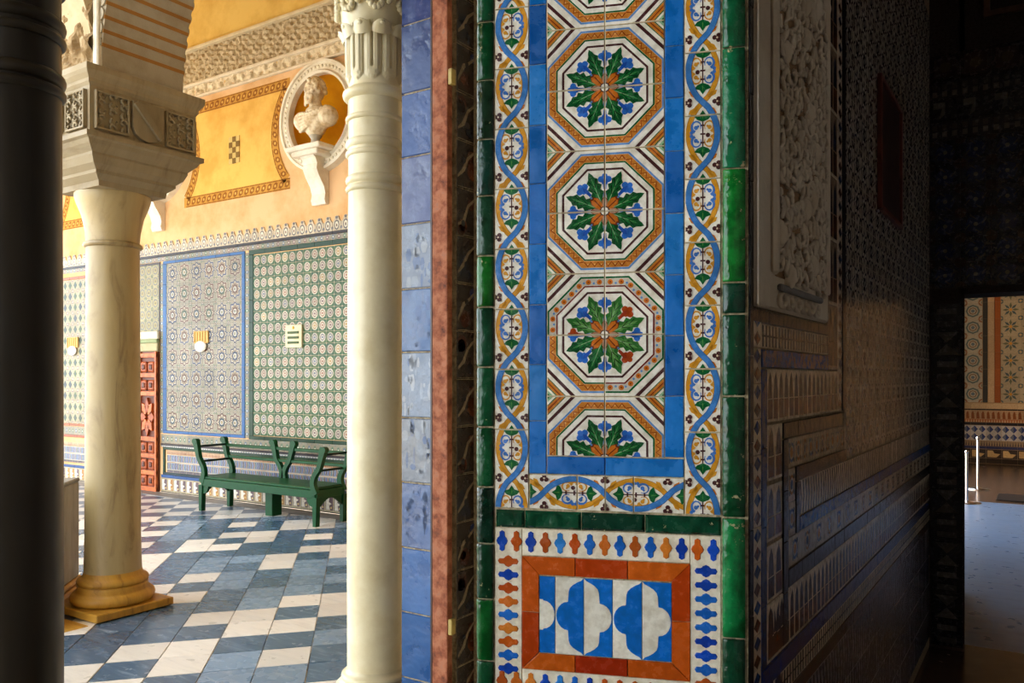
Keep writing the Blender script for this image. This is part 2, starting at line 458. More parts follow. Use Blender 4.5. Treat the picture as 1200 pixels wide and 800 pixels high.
# --- ceilings / roof
m = MB(); m.box(-5.75, -1.64, -8, 7.2, 6.5, 6.9, (228, 190, 104)); m.box(-17, -5.75, 2.7, 7.2, 6.5, 6.9, (228, 190, 104))
tag(m.build('ceiling_gallery', 'paint'), 'yellow painted ceiling over the gallery', 'ceiling', kind='structure')
m = MB(); m.box(-1.75, 4.2, -6, 5.6, 4.6, 4.9, (60, 40, 28)); m.box(-2.2, 4.2, 5.6, 17.4, 4.6, 4.9, (120, 90, 60))
tag(m.build('ceiling_room', 'wood'), 'dark timber ceiling of the unlit room', 'ceiling', kind='structure')

# --- the thick wall that ends in the tiled jamb
m = MB()
m.prism([L0, R0, (XR - .03, 1.90), (XR - .03, 6.9), (-1.64, 6.9), (-1.64, 1.905), (-1.44, 1.905), (-1.44, 1.99), (-1.168, 1.99)], 0, 6.9, C['grout'])
m.prism([(-1.64, -8), (XR, -8), (XR, -6), (-1.64, -6)], 0, 6.9, C['grout'])
m.prism([(-1.64, .55), (XR, .55), (XR, 1.80), (-1.64, 1.90)], 3.62, 6.9, C['plaster']); m.prism([(-1.64, -6), (XR, -6), (XR, .55), (-1.64, .55)], 4.7, 6.9, C['plaster'])  # unseen opening past the colonnettes, its head set high to let in light
wall_jamb = tag(m.build('wall_jamb', 'grout'), 'thick wall whose splayed jamb is covered in painted glazed tiles', 'wall', kind='structure')

# window sill (low wall under the colonnettes)
m = MB(); m.box(-1.86, -1.30, -6, 1.90, 0.0, 0.45, C['stone']); m.box(-1.93, -1.26, -6, 1.90, 0.45, 0.51, C['stone'], ch=0.01); m.box(-1.93, -1.645, 1.885, 2.10, 0.0, 0.51, C['stone'], ch=0.01)
tag(m.build('wall_sill', 'plaster'), 'low stone sill wall carrying the colonnettes', 'wall', kind='structure')

# --- room shell
RW = (160, 152, 144)
m = MB(); m.box(4.0, 4.3, -6, 17.3, 0, 4.6, RW); m.box(XR, 4.3, -6.3, -6, 0, 4.6, RW)
m.box(-2.3, -2.0, 6.9, 8.9, 0, 4.6, RW); m.box(-2.3, -2.0, 14.6, 17.3, 0, 4.6, RW); m.box(-2.3, -2.0, 8.9, 14.6, 4.0, 4.6, RW); m.box(-2.0, -1.60, 6.9, 7.2, 0, 4.6, RW)
tag(m.build('wall_outer', 'plaster'), 'plain outer walls of the unlit room', 'wall', kind='structure')

# ---------------------------------------------------------------- designs for the jamb
LEAF = [(0, .004), (.10, .007), (.22, .013), (.30, .0195), (.40, .0125), (.52, .021), (.60, .0125), (.72, .0165), (.80, .009), (.90, .006), (1.0, 0)]
def leaf_poly(ln, sw=1.0):
    up = [(t * ln, w * sw) for t, w in LEAF]; return up + [(x, -y) for x, y in reversed(up[:-1])]
def oct_pts(c, ap, n=8):
    r = ap / math.cos(PI / 8); return [(c[0] + r * math.cos(PI / 8 + k * PI / 4), c[1] + r * math.sin(PI / 8 + k * PI / 4)) for k in range(n)]
def oct_ring(c, a0, a1, col, ly):
    k = 1 / math.cos(PI / 8); return ringp(c, a0 * k, a1 * k, 8, PI / 8, col, ly)
def oct_design(c, var):
    S = []
    S += oct_ring(c, .133, .1375, C['lblue'] if var == 0 else C['green'], 1)
    S += oct_ring(c, .1165, .1325, (204, 128, 48) if var == 0 else (206, 196, 178), 1)
    k8 = 1 / math.cos(PI / 8)
    for s in range(8):
        a, b = PI / 8 + s * PI / 4, PI / 8 + (s + 1) * PI / 4; r = .1245 * k8
        A = (c[0] + r * math.cos(a), c[1] + r * math.sin(a)); B = (c[0] + r * math.cos(b), c[1] + r * math.sin(b))
        nx, ny = math.cos((a + b) / 2), math.sin((a + b) / 2)
        if var == 0:
            pts = []
            for q in range(13):
                t = .03 + .94 * q / 12; o = .0052 * (1 if q % 2 else -1)
                pts.append((A[0] + (B[0] - A[0]) * t + nx * o, A[1] + (B[1] - A[1]) * t + ny * o))
            S += stroke(pts, .0026, (142, 58, 16), 2)
            for q in range(6):
                t = .11 + .94 * q / 6; S += disc((A[0] + (B[0] - A[0]) * t, A[1] + (B[1] - A[1]) * t), .0016, (236, 190, 110), 3, 6)
        else:
            for q in range(4):
                t = (q + .5) / 4; p = (A[0] + (B[0] - A[0]) * t, A[1] + (B[1] - A[1]) * t)
                S += disc(p, .0066, C['orange'], 2, 8); S += disc(p, .0026, (150, 60, 14), 3, 6)
                t = q / 4; p = (A[0] + (B[0] - A[0]) * t - nx * .003, A[1] + (B[1] - A[1]) * t - ny * .003); S += disc(p, .003, C['lblue'], 2, 6)
    S += oct_ring(c, .1125, .1160, C['green'] if var == 0 else (120, 40, 30), 2)
    S += oct_ring(c, .1030, .1120, C['white'], 3)
    S += oct_ring(c, .0965, .1015, C['brown'], 1)
    # the flower
    for k in range(8):
        a = k * PI / 4
        for da, rr, sz in ((0, .083, .0068), (.115, .076, .0078), (-.115, .076, .0078), (0, .070, .0085)):
            S += disc((c[0] + rr * math.cos(a + da), c[1] + rr * math.sin(a + da)), sz, (44, 108, 200) if not (var and k % 3 == 1) else C['rust'], 1, 8)
        S.append(place([(0, -.003), (.020, -.005), (.028, 0), (.020, .005), (0, .003)], (c[0] + .046 * math.cos(a), c[1] + .052 * math.sin(a)), a, 1, (28, 80, 172) if not (var and k % 3 == 1) else (150, 50, 20), 2))
        S.append(place([(0, -.002), (.024, -.004), (.034, 0), (.024, .004), (0, .002)], (c[0] + .018 * math.cos(a), c[1] + .018 * math.sin(a)), a, 1, C['lblue'], 1))
    for k in range(8):
        a = PI / 8 + k * PI / 4; o = (c[0] + .020 * math.cos(a), c[1] + .020 * math.sin(a))
        S.append(place(leaf_poly(.080, .86), o, a, 1, (10, 78, 36) if var == 0 else (44, 108, 42), 3))
        S.append(place(leaf_poly(.064, .40), o, a, 1, (22, 108, 48) if var == 0 else (84, 140, 66), 4))
        S.append(place([(0, -.0012), (.066, 0), (0, .0012)], o, a, 1, (150, 186, 140), 5))
        for sgn in (-1, 1):
            for t in (.022, .04):
                S.append(place([(t, 0), (t + .018, .009 * sgn), (t + .0195, .0082 * sgn), (t + .003, 0)], o, a, 1, (6, 48, 28), 5))
    for k in range(8):
        a = k * PI / 4 + (0 if k % 2 else 0); ln = .040 if k % 2 else .030
        w_ = 1.0 if k % 2 else .62
        pet = lambda g: [(.004, -.003 * w_), (ln * .5, -.0088 * w_ * g), (ln * .82, -.0100 * w_ * g), (ln * g, -.0045 * w_), (ln * (g - .08), 0), (ln * g, .0045 * w_), (ln * .82, .0100 * w_ * g), (ln * .5, .0088 * w_ * g), (.004, .003 * w_)]
        S.append(place(pet(1.12), c, a, 1, (112, 48, 22), 5)); S.append(place(pet(1.0), c, a, 1, (200, 110, 28) if k % 2 else (186, 140, 110), 6))
        S.append(place([(.010, -.001), (ln * .9, -.003), (ln * .9, 0), (.010, .001)], c, a, 1, (110, 46, 16), 7))
    S += disc(c, .0125, C['brown'], 7, 8); S += disc(c, .0095, C['white'], 8, 8); S += disc(c, .003, (190, 150, 120), 9, 6)
    return S
def corner_design(cc):
    """the pointed filling round a meeting of four octagons; bands run at 45 degrees"""
    S = []
    def band(d0, d1, col, ly):
        S_ = []
        for sx in (-1, 1):
            for sy in (-1, 1):
                q = 1.4142
                S_.append(([(cc[0] + sx * d0 * q, cc[1]), (cc[0] + sx * d1 * q, cc[1]), (cc[0], cc[1] + sy * d1 * q), (cc[0], cc[1] + sy * d0 * q)], col, ly))
        return S_
    S += band(.0425, .0500, C['brown'], 2); S += band(.0515, .060, C['white'], 3); S += band(.034, .042, C['white'], 3)
    S += band(.0318, .0338, C['green'], 3); S += band(.019, .0316, (204, 124, 44), 2); S += band(.0165, .0188, C['green'], 3)
    S += band(.0235, .0265, (140, 60, 20), 3)
    S += band(0, .0115, (150, 190, 150), 2); S += disc(cc, .007, C['green'], 3, 8)
    return S
OC = .311; OZ = [2.525, 2.2335, 1.942, 1.6505, 1.359]
def oct_field(var):
    S = []
    for z in OZ: S += oct_design((OC, z), var)
    for k in range(len(OZ) + 1):
        z = 2.525 + .14575 - .2915 * k
        for u in (OC - .139, OC + .139): S += corner_design((u, z))
    return S
OCT = [oct_field(0), oct_field(1)]

def wave_border(L, W, n0=0):
    """running border along v: blue and ochre bands crossing, scrolls and little green leaves between"""
    h = .1457; S = []; n = int(L / h) + 2
    cen = W / 2; A = W * .40
    def band(ph, col, edge, w, ly):
        pts = [(cen + A * (1 if abs(math.cos(PI * t / 12)) < 2 else 1) * math.copysign(abs(math.cos(PI * (t / 12) + ph)) ** .75, math.cos(PI * (t / 12) + ph)), t / 12 * h - h) for t in range(12 * (n + 1) + 1)]
        return stroke(pts, w + .0018, edge, ly) + stroke(pts, w, col, ly + 1)
    S += band(PI, (218, 152, 40), (150, 92, 30), .0105, 1); S += band(0, (62, 124, 194), (40, 76, 140), .0125, 4)
    for k in range(-1, n + 1):
        v = k * h; sg = 1 if k % 2 == 0 else -1
        S += stroke([(cen, v - .045), (cen, v + .045)], .0028, C['brown'], 2)
        for kn in (-.02, 0, .02): S += rect(cen - .006, v + kn - .002, cen + .006, v + kn + .002, C['brown'], 3)
        S += disc((cen - sg * .012, v - .003), .0055, C['brown'], 3, 7)
        for dv in (-1, 1):
            p = v + dv * .038
            S.append(([(cen, p + dv * .017), (cen - .007, p + dv * .007), (cen - .020, p + dv * .003), (cen - .013, p - dv * .005), (cen, p - dv * .010), (cen + .013, p - dv * .005), (cen + .020, p + dv * .003), (cen + .007, p + dv * .007)], C['green'], 3))
            S.append(([(cen, p + dv * .011), (cen - .0015, p), (cen, p - dv * .004), (cen + .0015, p)], C['lgreen'], 4))
            for sd in (-1, 1):
                col = (66, 118, 196) if sd == sg else (214, 150, 44)
                q = (cen + sd * .015, v + dv * .017)
                pts = [(q[0] + .0110 * math.cos(a) * sd, q[1] + .0125 * math.sin(a) * dv) for a in [PI * 1.15 - t * PI * 1.55 / 9 for t in range(10)]]
                S += stroke(pts, [.0016 + .0050 * t / 9 for t in range(10)], col, 3)
                S += disc((q[0] + sd * .001, q[1] - dv * .002), .0050, col, 3, 8); S += disc((q[0] - sd * .004, q[1] + dv * .001), .0030, col, 3, 6); S += disc((q[0] + sd * .0115, v + dv * .004), .0045, col, 3, 7)
        for sd in (-1, 1):      # leafy offshoots of the bands
            for dv in (-1, 1):
                c2 = (218, 152, 40) if sd == sg else (206, 120, 30)
                S.append(place([(0, -.0035), (.018, -.006), (.026, 0), (.014, .006), (0, .0035)], (cen + sd * .012, v + dv * .061), math.atan2(-dv * .7, sd), 1, c2, 2))
        # rosettes in the outer angles where the bands cross
        for sd in (-1, 1):
            for a in range(3):
                S += disc((cen + sd * .0335 + .0060 * math.cos(a * 2.09 + 1), v + h / 2 + .0060 * math.sin(a * 2.09 + 1)), .0058, C['brown'], 6, 7)
            S += disc((cen + sd * .0335, v + h / 2), .0026, C['cream'], 7, 5)
    return S

# ---------------------------------------------------------------- the jamb's tiles
JO = (L0[0] - .011 * math.sin(PRZ), L0[1] + .011 * math.cos(PRZ), 0.0)   # tiles are bedded in the wall, joints 3 mm deep
def jt(key, fn, u, v, mat='glaze', jit=0.004, th_off=0.0, name='tile'):
    return tile(('j',) + key, fn, wall_jamb, JO, PRZ, u, v, mat, name, th_off, jit)
TH = .014; G = .0007
# octagon quarters
lower = {(3, 0): 0, (3, 1): 1}
for r in range(8):
    z1 = 2.525 + .14575 - .14575 * r * 1.0; z0 = z1 - .14575
    for cidx in (0, 1):
        u0 = OC - .139 + .139 * cidx; u1 = u0 + .139
        var = 0
        if r == 6: var = 1
        if r == 7 and cidx == 1: var = 1
        jt(('oct', r, cidx), lambda u0=u0, z0=z0, u1=u1, z1=z1, var=var: tile_mb(u1 - u0 - 2 * G, z1 - z0 - 2 * G, TH, C['white'], trans(OCT[var], -u0 - G, -z0 - G), .0012, C['cream']), u0 + G, z0 + G)
for cidx in (0, 1):   # cut row above the blue sill of the panel
    u0 = OC - .139 + .139 * cidx; z0, z1 = 1.362, 2.525 + .14575 - .14575 * 8
    jt(('octb', cidx), lambda u0=u0, z0=z0, z1=z1: tile_mb(.139 - 2 * G, z1 - z0 - 2 * G, TH, C['white'], trans(OCT[0], -u0 - G, -z0 - G), .0012, C['cream']), u0 + G, z0 + G)
for cidx in (0, 1):
    u0 = OC - .139 + .139 * cidx
    for r in range(5):
        z0 = 2.525 + .14575 * (r + 1)
        jt(('octt', r % 2, cidx), lambda u0=u0, r=r: tile_mb(.139 - 2 * G, .14575 - 2 * G, TH, C['white'], trans(OCT[0], -u0 - G, -(1.942 - (.14575 if r else 0)) - G), .0012, C['cream']), u0 + G, z0 + G)
# blue frame of the panel
def plain(key, u0, v0, u1, v1, col, mat='glaze', ch=.003, th=TH, name='tile', jit=.008):
    return jt((key, round(u1 - u0, 4), round(v1 - v0, 4), col), lambda: tile_mb(u1 - u0 - 2 * G, v1 - v0 - 2 * G, th, col, (), ch), u0 + G, v0 + G, mat, jit, name=name)
BL = [(4, 98, 178), (14, 112, 190), (4, 90, 168), (24, 120, 196), (8, 104, 184)]
def run(joints, u0, u1, cols, mat, ch, th=TH, name='tile', jit=.01):
    for i in range(len(joints) - 1):
        plain('run', u0, joints[i + 1], u1, joints[i], cols[i % len(cols)], mat, ch, th, name, jit)
run([3.405, 3.27, 3.14, 3.005, 2.87, 2.735, 2.59, 2.4458, 2.302, 2.1561, 2.0154, 1.8705, 1.7246, 1.5808, 1.4452, 1.318], .1285, .1715, BL, 'glaze_blue', .002)
run([3.405, 3.27, 3.14, 3.005, 2.87, 2.735, 2.59, 2.45, 2.3185, 2.1976, 2.0748, 1.9303, 1.7877, 1.647, 1.5064, 1.364], .4505, .4945, BL[2:] + BL[:2], 'glaze_blue', .002)
for a, b, c_ in ((.1725, .312, BL[0]), (.312, .4945, BL[1])): plain('bs', a, 1.318, b, 1.361, c_, 'glaze_blue', .002)
# painted running borders
WBL = .0845
WV = wave_border(2.3, WBL)
def border_run(u0, width, joints, phase, key):
    for i in range(len(joints) - 1):
        z1, z0 = joints[i], joints[i + 1]
        jt((key, i), lambda z0=z0, z1=z1: tile_mb(width - 2 * G, z1 - z0 - 2 * G, TH, C['white'], trans(WV, -G, phase - z0 - G, width / WBL), .0012, C['cream']), u0 + G, z0 + G)
jl = [2.735 + .1457 * 4 - .1457 * k for k in range(14)] + [1.2335]
border_run(.0435, .0845, jl, 2.255 - .1457 * 7 - .001, 'wl')
border_run(.4955, .0815, jl, 2.255 - .1457 * 7 + .1457, 'wr')
# bottom border, the same design turned on its side
WH = [([(y, .0845 - x) for x, y in p], c_, l) for p, c_, l in WV]
ub = [.1290, .2455, .3120, .3785, .4950]
for i in range(4):
    jt(('wb', i), lambda i=i: tile_mb(ub[i + 1] - ub[i] - 2 * G, .0835 - 2 * G, TH, C['white'], trans(WH, .2385 - .1457 * 2 - ub[i] - G, -G, 1.0, .0835 / .0845), .0012, C['cream']), ub[i] + G, 1.2335 + G)
# green edge tiles with rounded noses
def nose_mb(w, h, th, col, r_left=True):
    mm = MB(); pr = []
    r = .016
    n = 6
    prof = [(0, 0)] + [((r - r * math.cos(t * PI / 2 / n)) if r_left else 0, -(th - r) - r * math.sin(t * PI / 2 / n)) for t in range(n + 1)]
    prof += [(w - .004 - .004 * math.cos(PI / 2 + 0) if 0 else w - .004, -th), (w, -(th - .004)), (w, 0)]
    if not r_left: prof = [(w - x, y) for x, y in reversed(prof)]
    c = .005; N = len(prof)
    cx_ = w / 2
    rings = []
    for z, s_ in ((0, .93), (c * .4, .98), (c, 1), (h - c, 1), (h - c * .4, .98), (h, .93)):
        rings.append([(cx_ + (x - cx_) * (1 - (1 - s_) * .6), y * s_, z) for x, y in prof])
    vs = [p for rr in rings for p in rr]; fs = []
    for k in range(len(rings) - 1):
        for j in range(N):
            a = k * N + j; b = k * N + (j + 1) % N; fs.append((a, b, b + N, a + N))
    mm.mesh_part(vs, fs, col, True); mm.face(rings[0][::-1], col); mm.face(rings[-1], col)
    return mm
GR = [(14, 100, 40), (12, 74, 42), (10, 84, 44), (30, 62, 40), (14, 52, 40), (20, 60, 38), (18, 104, 30), (12, 68, 42), (8, 72, 40), (10, 86, 46), (8, 50, 34), (12, 66, 40)]
def nose_run(joints, u0, u1, left, cols, th):
    for i in range(len(joints) - 1):
        z1, z0 = joints[i], joints[i + 1]; g = .0022
        jt(('nose', left, i), lambda z0=z0, z1=z1, i=i: nose_mb(u1 - u0 - .001, z1 - z0 - 2 * g, th, cols[(i + (1 if left else 0) * (len(cols) * 2 - 5) + (0 if left else len(cols) * 2 - 3)) % len(cols)], left), u0, z0 + g, 'glaze_green', .012, name='edge_tile')
nose_run([3.41, 3.268, 3.126, 2.984, 2.842, 2.70, 2.557, 2.4152, 2.2734, 2.1295, 1.992, 1.846, 1.7209, 1.575, 1.4291, 1.2832, 1.1456, 1.0101, 0.86, .72, .58, .44, .30, .15, .01], -.004, .0412, True, GR, .020)
nose_run([3.41, 3.13, 2.86, 2.58, 2.3007, 2.0258, 1.7664, 1.6943, 1.5071, 1.2302, 0.9553, .70, .42, .14, .01], .5805, .6310, False,
         [(12, 104, 62), (14, 98, 62), (16, 118, 42), (8, 56, 38), (8, 70, 42), (10, 84, 46), (14, 110, 56), (10, 64, 40)], .020)
# green bar between the two panels
for a, b, c_ in ((.046, .118, (14, 62, 40)), (.118, .255, (14, 78, 50)), (.255, .405, (8, 52, 36)), (.405, .5775, (8, 70, 46))):
    jt(('bar', a), lambda a=a, b=b, c_=c_: tile_mb(b - a - 2 * G, .0435 - 2 * G, .018, c_, (), .006), a + G, 1.1865 + G, 'glaze_green', .01, name='edge_tile')
# --- lower panel: cut mosaic
for a, b, z0, z1 in ((.0435, .111, .62, 1.1855), (.508, .5775, .62, 1.1855), (.111, .508, 1.1205, 1.1855), (.111, .508, .62, .8465)):
    plain('ground', a, z0, b, z1, (232, 222, 200), 'glaze', .0012, .0128, 'ground_tile', .0)
def extrude_piece(poly, th, col, ch=.0016):
    mm = MB(); n = len(poly)
    cx_ = sum(p[0] for p in poly) / n; cz_ = sum(p[1] for p in poly) / n
    bk = [(x, 0, z) for x, z in poly]; md = [(x, -(th - ch), z) for x, z in poly]
    fr = []
    for x, z in poly:
        d = math.hypot(x - cx_, z - cz_) or 1; k = 1 - min(ch / d, .3); fr.append((cx_ + (x - cx_) * k, -th, cz_ + (z - cz_) * k))
    for i in range(n):
        j = (i + 1) % n; mm.face([bk[i], bk[j], md[j], md[i]], col); mm.face([md[i], md[j], fr[j], fr[i]], col, False)
    for t in tessellate_polygon([[Vector((p[0], p[1], 0)) for p in poly]]):
        a = [poly[i] for i in t]; ar = (a[1][0] - a[0][0]) * (a[2][1] - a[0][1]) - (a[1][1] - a[0][1]) * (a[2][0] - a[0][0])
        t = t if ar > 0 else tuple(reversed(t)); mm.face([fr[i] for i in t], col)
    return mm
def cross_poly(s=1.0, rot=False):
    pts = []
    for k in range(4):
        a = k * PI / 2
        L_ = .0265 if k % 2 else .0150; hw = .0068 if k % 2 else .0085; t0 = .0125 if k % 2 else .0095
        for x, y in ((t0, -hw), (L_ - .004, -hw), (L_, 0), (L_ - .004, hw), (t0, hw)):
            pts.append((x * math.cos(a) - y * math.sin(a), x * math.sin(a) + y * math.cos(a)))
    if rot: pts = [(-y, x) for x, y in pts]
    return [(x * s, y * s) for x, y in pts]
CR = [(18, 72, 180), (190, 84, 22), (16, 64, 168), (176, 80, 26), (44, 124, 200), (186, 76, 20), (28, 104, 196), (200, 104, 34), (24, 98, 192), (180, 86, 24), (26, 100, 200), (206, 120, 40), (14, 62, 172), (200, 92, 22), (18, 76, 190)]
for i in range(15):
    for row, z in enumerate((1.1535, .8135, .700)):
        u = .0615 + (.5600 - .0615) * i / 14
        col = CR[i] if row == 0 else CR[(i * 4 + 3 * row) % 15]
        jt(('cross', col), lambda col=col: extrude_piece(cross_poly(.97), .0148, col), u, z, 'glaze', .006, name='mosaic_piece')
for sd, u in enumerate((.0770, .5435)):
    for i in range(9):
        col = CR[(i * 2 + 1 + sd) % 15] if i % 3 != 1 else CR[(i + 2) % 15 // 2 * 2]
        jt(('crossr', col), lambda col=col: extrude_piece(cross_poly(.97, True), .0148, col), u, 1.1045 - .0325 * i, 'glaze', .006, name='mosaic_piece')
RU = [(186, 80, 16), (170, 58, 8), (196, 90, 20), (150, 40, 8)]
fr_u = [.111, .241, .365, .508]
for i in range(3):
    a, b = fr_u[i], fr_u[i + 1]
    top = [(a + (.042 if i == 0 else 0), 1.0755), (b - (.042 if i == 2 else 0), 1.0755), (b, 1.1195), (a, 1.1195)]
    bot = [(a, .8475), (b, .8475), (b - (.042 if i == 2 else 0), .8885), (a + (.042 if i == 0 else 0), .8885)]
    for poly, cc in ((top, RU[i]), (bot, RU[(i + 2) % 4])):
        g = .0009; cx_ = sum(p[0] for p in poly) / 4; cz_ = sum(p[1] for p in poly) / 4
        pp = [((x - cx_) * .988, (z - cz_) * .975) for x, z in poly]
        jt(('rust', cx_, cz_), lambda pp=pp, cc=cc: extrude_piece(pp, .0150, cc), cx_, cz_, 'glaze', .006, name='frame_tile')
for u0, u1, inn in ((.111, .153, 1), (.508, .466, -1)):
    for z0, z1, cc, lo, hi in ((.8475, .985, RU[1 if inn > 0 else 0], 1, 0), (.985, 1.1195, RU[0 if inn > 0 else 1], 0, 1)):
        poly = [(u0, z0), (u1, z0 + (.041 if lo else 0)), (u1, z1 - (.041 if hi else 0)), (u0, z1)]
        if inn < 0: poly = poly[::-1]
        cx_ = sum(p[0] for p in poly) / 4; cz_ = sum(p[1] for p in poly) / 4
        pp = [((x - cx_) * .975, (z - cz_) * .988) for x, z in poly]
        jt(('rust', cx_, cz_), lambda pp=pp, cc=cc: extrude_piece(pp, .0150, cc), cx_, cz_, 'glaze', .006, name='frame_tile')
# interlocking blue and white pieces
def half_prof(w, h):
    """outline points (d from straight edge, z) of the lobed half piece, bottom to top"""
    pts = [(0.0, 0.0)]
    for t in range(1, 6): a = t / 5 * PI / 2; pts.append((w * .53 * math.sin(a) ** 1.6, h * (.02 + .13 * (1 - math.cos(a)) + .03 * t / 5)))
    pts += [(w * .55, h * .30)]
    for t in range(0, 11): a = -PI / 2 + t / 10 * PI; pts.append((w * .56 + w * .42 * math.cos(a), h * .5 + h * .185 * math.sin(a)))
    pts += [(w * .55, h * .70)]
    for t in range(5, 0, -1): a = t / 5 * PI / 2; pts.append((w * .53 * math.sin(a) ** 1.6, h * (1 - (.02 + .13 * (1 - math.cos(a)) + .03 * t / 5))))
    pts.append((0.0, h)); return pts
colu = [.1535, .1925, .2610, .3295, .3980, .4665]; ZB = .8895; HH = .183
BLUE_P = (8, 104, 196); WHITE_P = (230, 224, 208)
for i in range(5):
    u0, u1 = colu[i] + .0007, colu[i + 1] - .0007; w = u1 - u0
    right = i % 2 == 1                                 # straight edge on the right: blue piece
    pr = half_prof(.067, HH)
    if right: body = [(w - d, z) for d, z in pr][::-1]
    else: body = [(d, z) for d, z in pr]
    if i == 0:                                          # cut by the frame
        sh = .0285; body = [(max(d - sh, 0), z) for d, z in pr if d > .030 and .04 < z < HH - .04]; body = [(0, body[0][1])] + body + [(0, body[-1][1])]
        body = [p for k, p in enumerate(body) if k == 0 or p != body[k - 1]]
    bc, gc = (BLUE_P, WHITE_P) if right else (WHITE_P, BLUE_P)
    if not right: body = body[::-1]
    ar = sum(body[k - 1][0] * body[k][1] - body[k][0] * body[k - 1][1] for k in range(len(body)))
    if ar < 0: body = body[::-1]
    tile(('jbase', i), lambda w=w, gc=gc: tile_mb(w, HH, .0132, gc, (), .001), wall_jamb, JO, PRZ, u0, ZB, 'glaze', 'mosaic_piece')
    tile(('jbody', i), lambda body=body, bc=bc: extrude_piece(body, .0140, bc, .0008), wall_jamb, JO, PRZ, u0, ZB, 'glaze', 'mosaic_piece')

# --- outer reveal beside the colonnette: large blue tiles, then the rusty iron frame and a dark tiled rebate
bj = [1.55 + (442 - y) * 2.44 / 960 for y in (-132, -56, 22, 104, 180, 260, 337, 412, 490, 567, 645, 722, 800, 878)]
BC = [(41, 77, 142), (49, 72, 134), (68, 94, 151), (59, 92, 153), (85, 99, 146), (131, 142, 163), (75, 109, 159), (122, 136, 158), (141, 149, 163), (85, 110, 158), (55, 99, 158), (24, 84, 147), (24, 84, 147)]  # paler blues carry the sky's glare in the tile colour
for i in range(len(bj) - 1):
    z1, z0 = bj[i], bj[i + 1]; g = .0018
    pat = []
    if 4 < i < 10:
        for q in range(26): pat += disc((random.uniform(.01, .14), random.uniform(.01, .18)), random.uniform(.004, .016), random.choice([(150, 160, 176), (96, 118, 160), (166, 172, 182)]) if i in (5, 7, 8) else random.choice([(64, 96, 150), (84, 110, 156)]), 1, 6, random.uniform(.006, .03))
    tile(('bluejamb', i), lambda z0=z0, z1=z1, i=i, pat=pat: tile_mb(.150, z1 - z0 - 2 * g, .016, BC[i], pat, .003), wall_jamb, (-1.648, 1.918, 0), 0, .0, z0 + g, 'glaze_blue', 'tile', 0, .006)
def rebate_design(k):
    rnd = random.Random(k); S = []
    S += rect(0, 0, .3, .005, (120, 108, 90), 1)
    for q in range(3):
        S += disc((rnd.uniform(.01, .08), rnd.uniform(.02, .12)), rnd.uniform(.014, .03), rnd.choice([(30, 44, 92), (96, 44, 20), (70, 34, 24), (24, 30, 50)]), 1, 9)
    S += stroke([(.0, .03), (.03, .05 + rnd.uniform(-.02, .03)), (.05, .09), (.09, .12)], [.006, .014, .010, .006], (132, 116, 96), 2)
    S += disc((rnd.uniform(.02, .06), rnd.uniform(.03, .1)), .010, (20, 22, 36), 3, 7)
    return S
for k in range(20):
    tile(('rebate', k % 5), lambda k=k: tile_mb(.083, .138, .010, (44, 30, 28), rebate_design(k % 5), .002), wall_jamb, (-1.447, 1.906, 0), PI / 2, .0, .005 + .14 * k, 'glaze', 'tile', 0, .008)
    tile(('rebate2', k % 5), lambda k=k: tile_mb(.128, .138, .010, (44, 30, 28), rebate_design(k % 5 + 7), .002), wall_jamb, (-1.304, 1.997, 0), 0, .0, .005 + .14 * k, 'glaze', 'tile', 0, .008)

ir = thing('iron_window_frame', 'rusty iron upright of the window grille beside the blue tiles', 'iron frame', (-1.455, 1.865, .51))
m = MB(); m.box(-.034, .022, -.012, .012, 0, 2.75, ch=.002); m.build('flat_bar', 'rust_iron', ir)
m = MB(); m.box(-.040, -.034, -.012, .036, 0, 2.75, (60, 36, 28)); m.build('back_flange', 'dark_metal', ir)
for zz in (2.385 - .51, .815 - .51):
    m = MB(); m.box(.022, .036, -.010, .010, zz, zz + .045, (196, 170, 96), ch=.002); m.build('hinge_pin', 'dark_metal', ir)

# ---------------------------------------------------------------- gallery end wall
NICHES = [(-7.0, 4.55), (-10.1, 4.55)]; NR = .50
PEACH = (228, 184, 136)
m = MB()
m.box(-17, -1.60, WB + .42, WB + .5, 0, 6.9, PEACH)
m.box(-17, -1.60, WB, WB + .42, 0, 3.80, PEACH); m.box(-17, -1.60, WB, WB + .42, 5.30, 6.9, (232, 196, 110))
xs = [-17.0]
for cx, cz in sorted(NICHES):
    m.box(xs[-1], cx - .75, WB, WB + .42, 3.80, 5.30, PEACH); xs.append(cx + .75)
m.box(xs[-1], -1.60, WB, WB + .42, 3.80, 5.30, PEACH)
for cx, cz in NICHES:     # square plate with a round hole, then the hollow shell of the niche
    N = 48; sq = []
    for k in range(N):
        a = 2 * PI * k / N; d = max(abs(math.cos(a)), abs(math.sin(a))); sq.append((cx + .75 * math.cos(a) / d, cz + .75 * math.sin(a) / d))
    ci = [(cx + NR * math.cos(2 * PI * k / N), cz + NR * math.sin(2 * PI * k / N)) for k in range(N)]
    for k in range(N):
        j = (k + 1) % N
        m.face([(sq[k][0], WB, sq[k][1]), (sq[j][0], WB, sq[j][1]), (ci[j][0], WB, ci[j][1]), (ci[k][0], WB, ci[k][1])][::-1], PEACH)
    def bowl(u, v, cx=cx, cz=cz):
        a = 2 * PI * u; b = v * PI / 2
        return (cx + NR * math.cos(a) * math.cos(b), WB + .36 * math.sin(b), cz + NR * math.sin(a) * math.cos(b))
    m.grid(bowl, 48, 10, (226, 160, 16), True, True)
wall_back = tag(m.build('wall_back', 'paint'), 'end wall of the gallery, tiled below and painted peach and ochre above', 'wall', kind='structure')

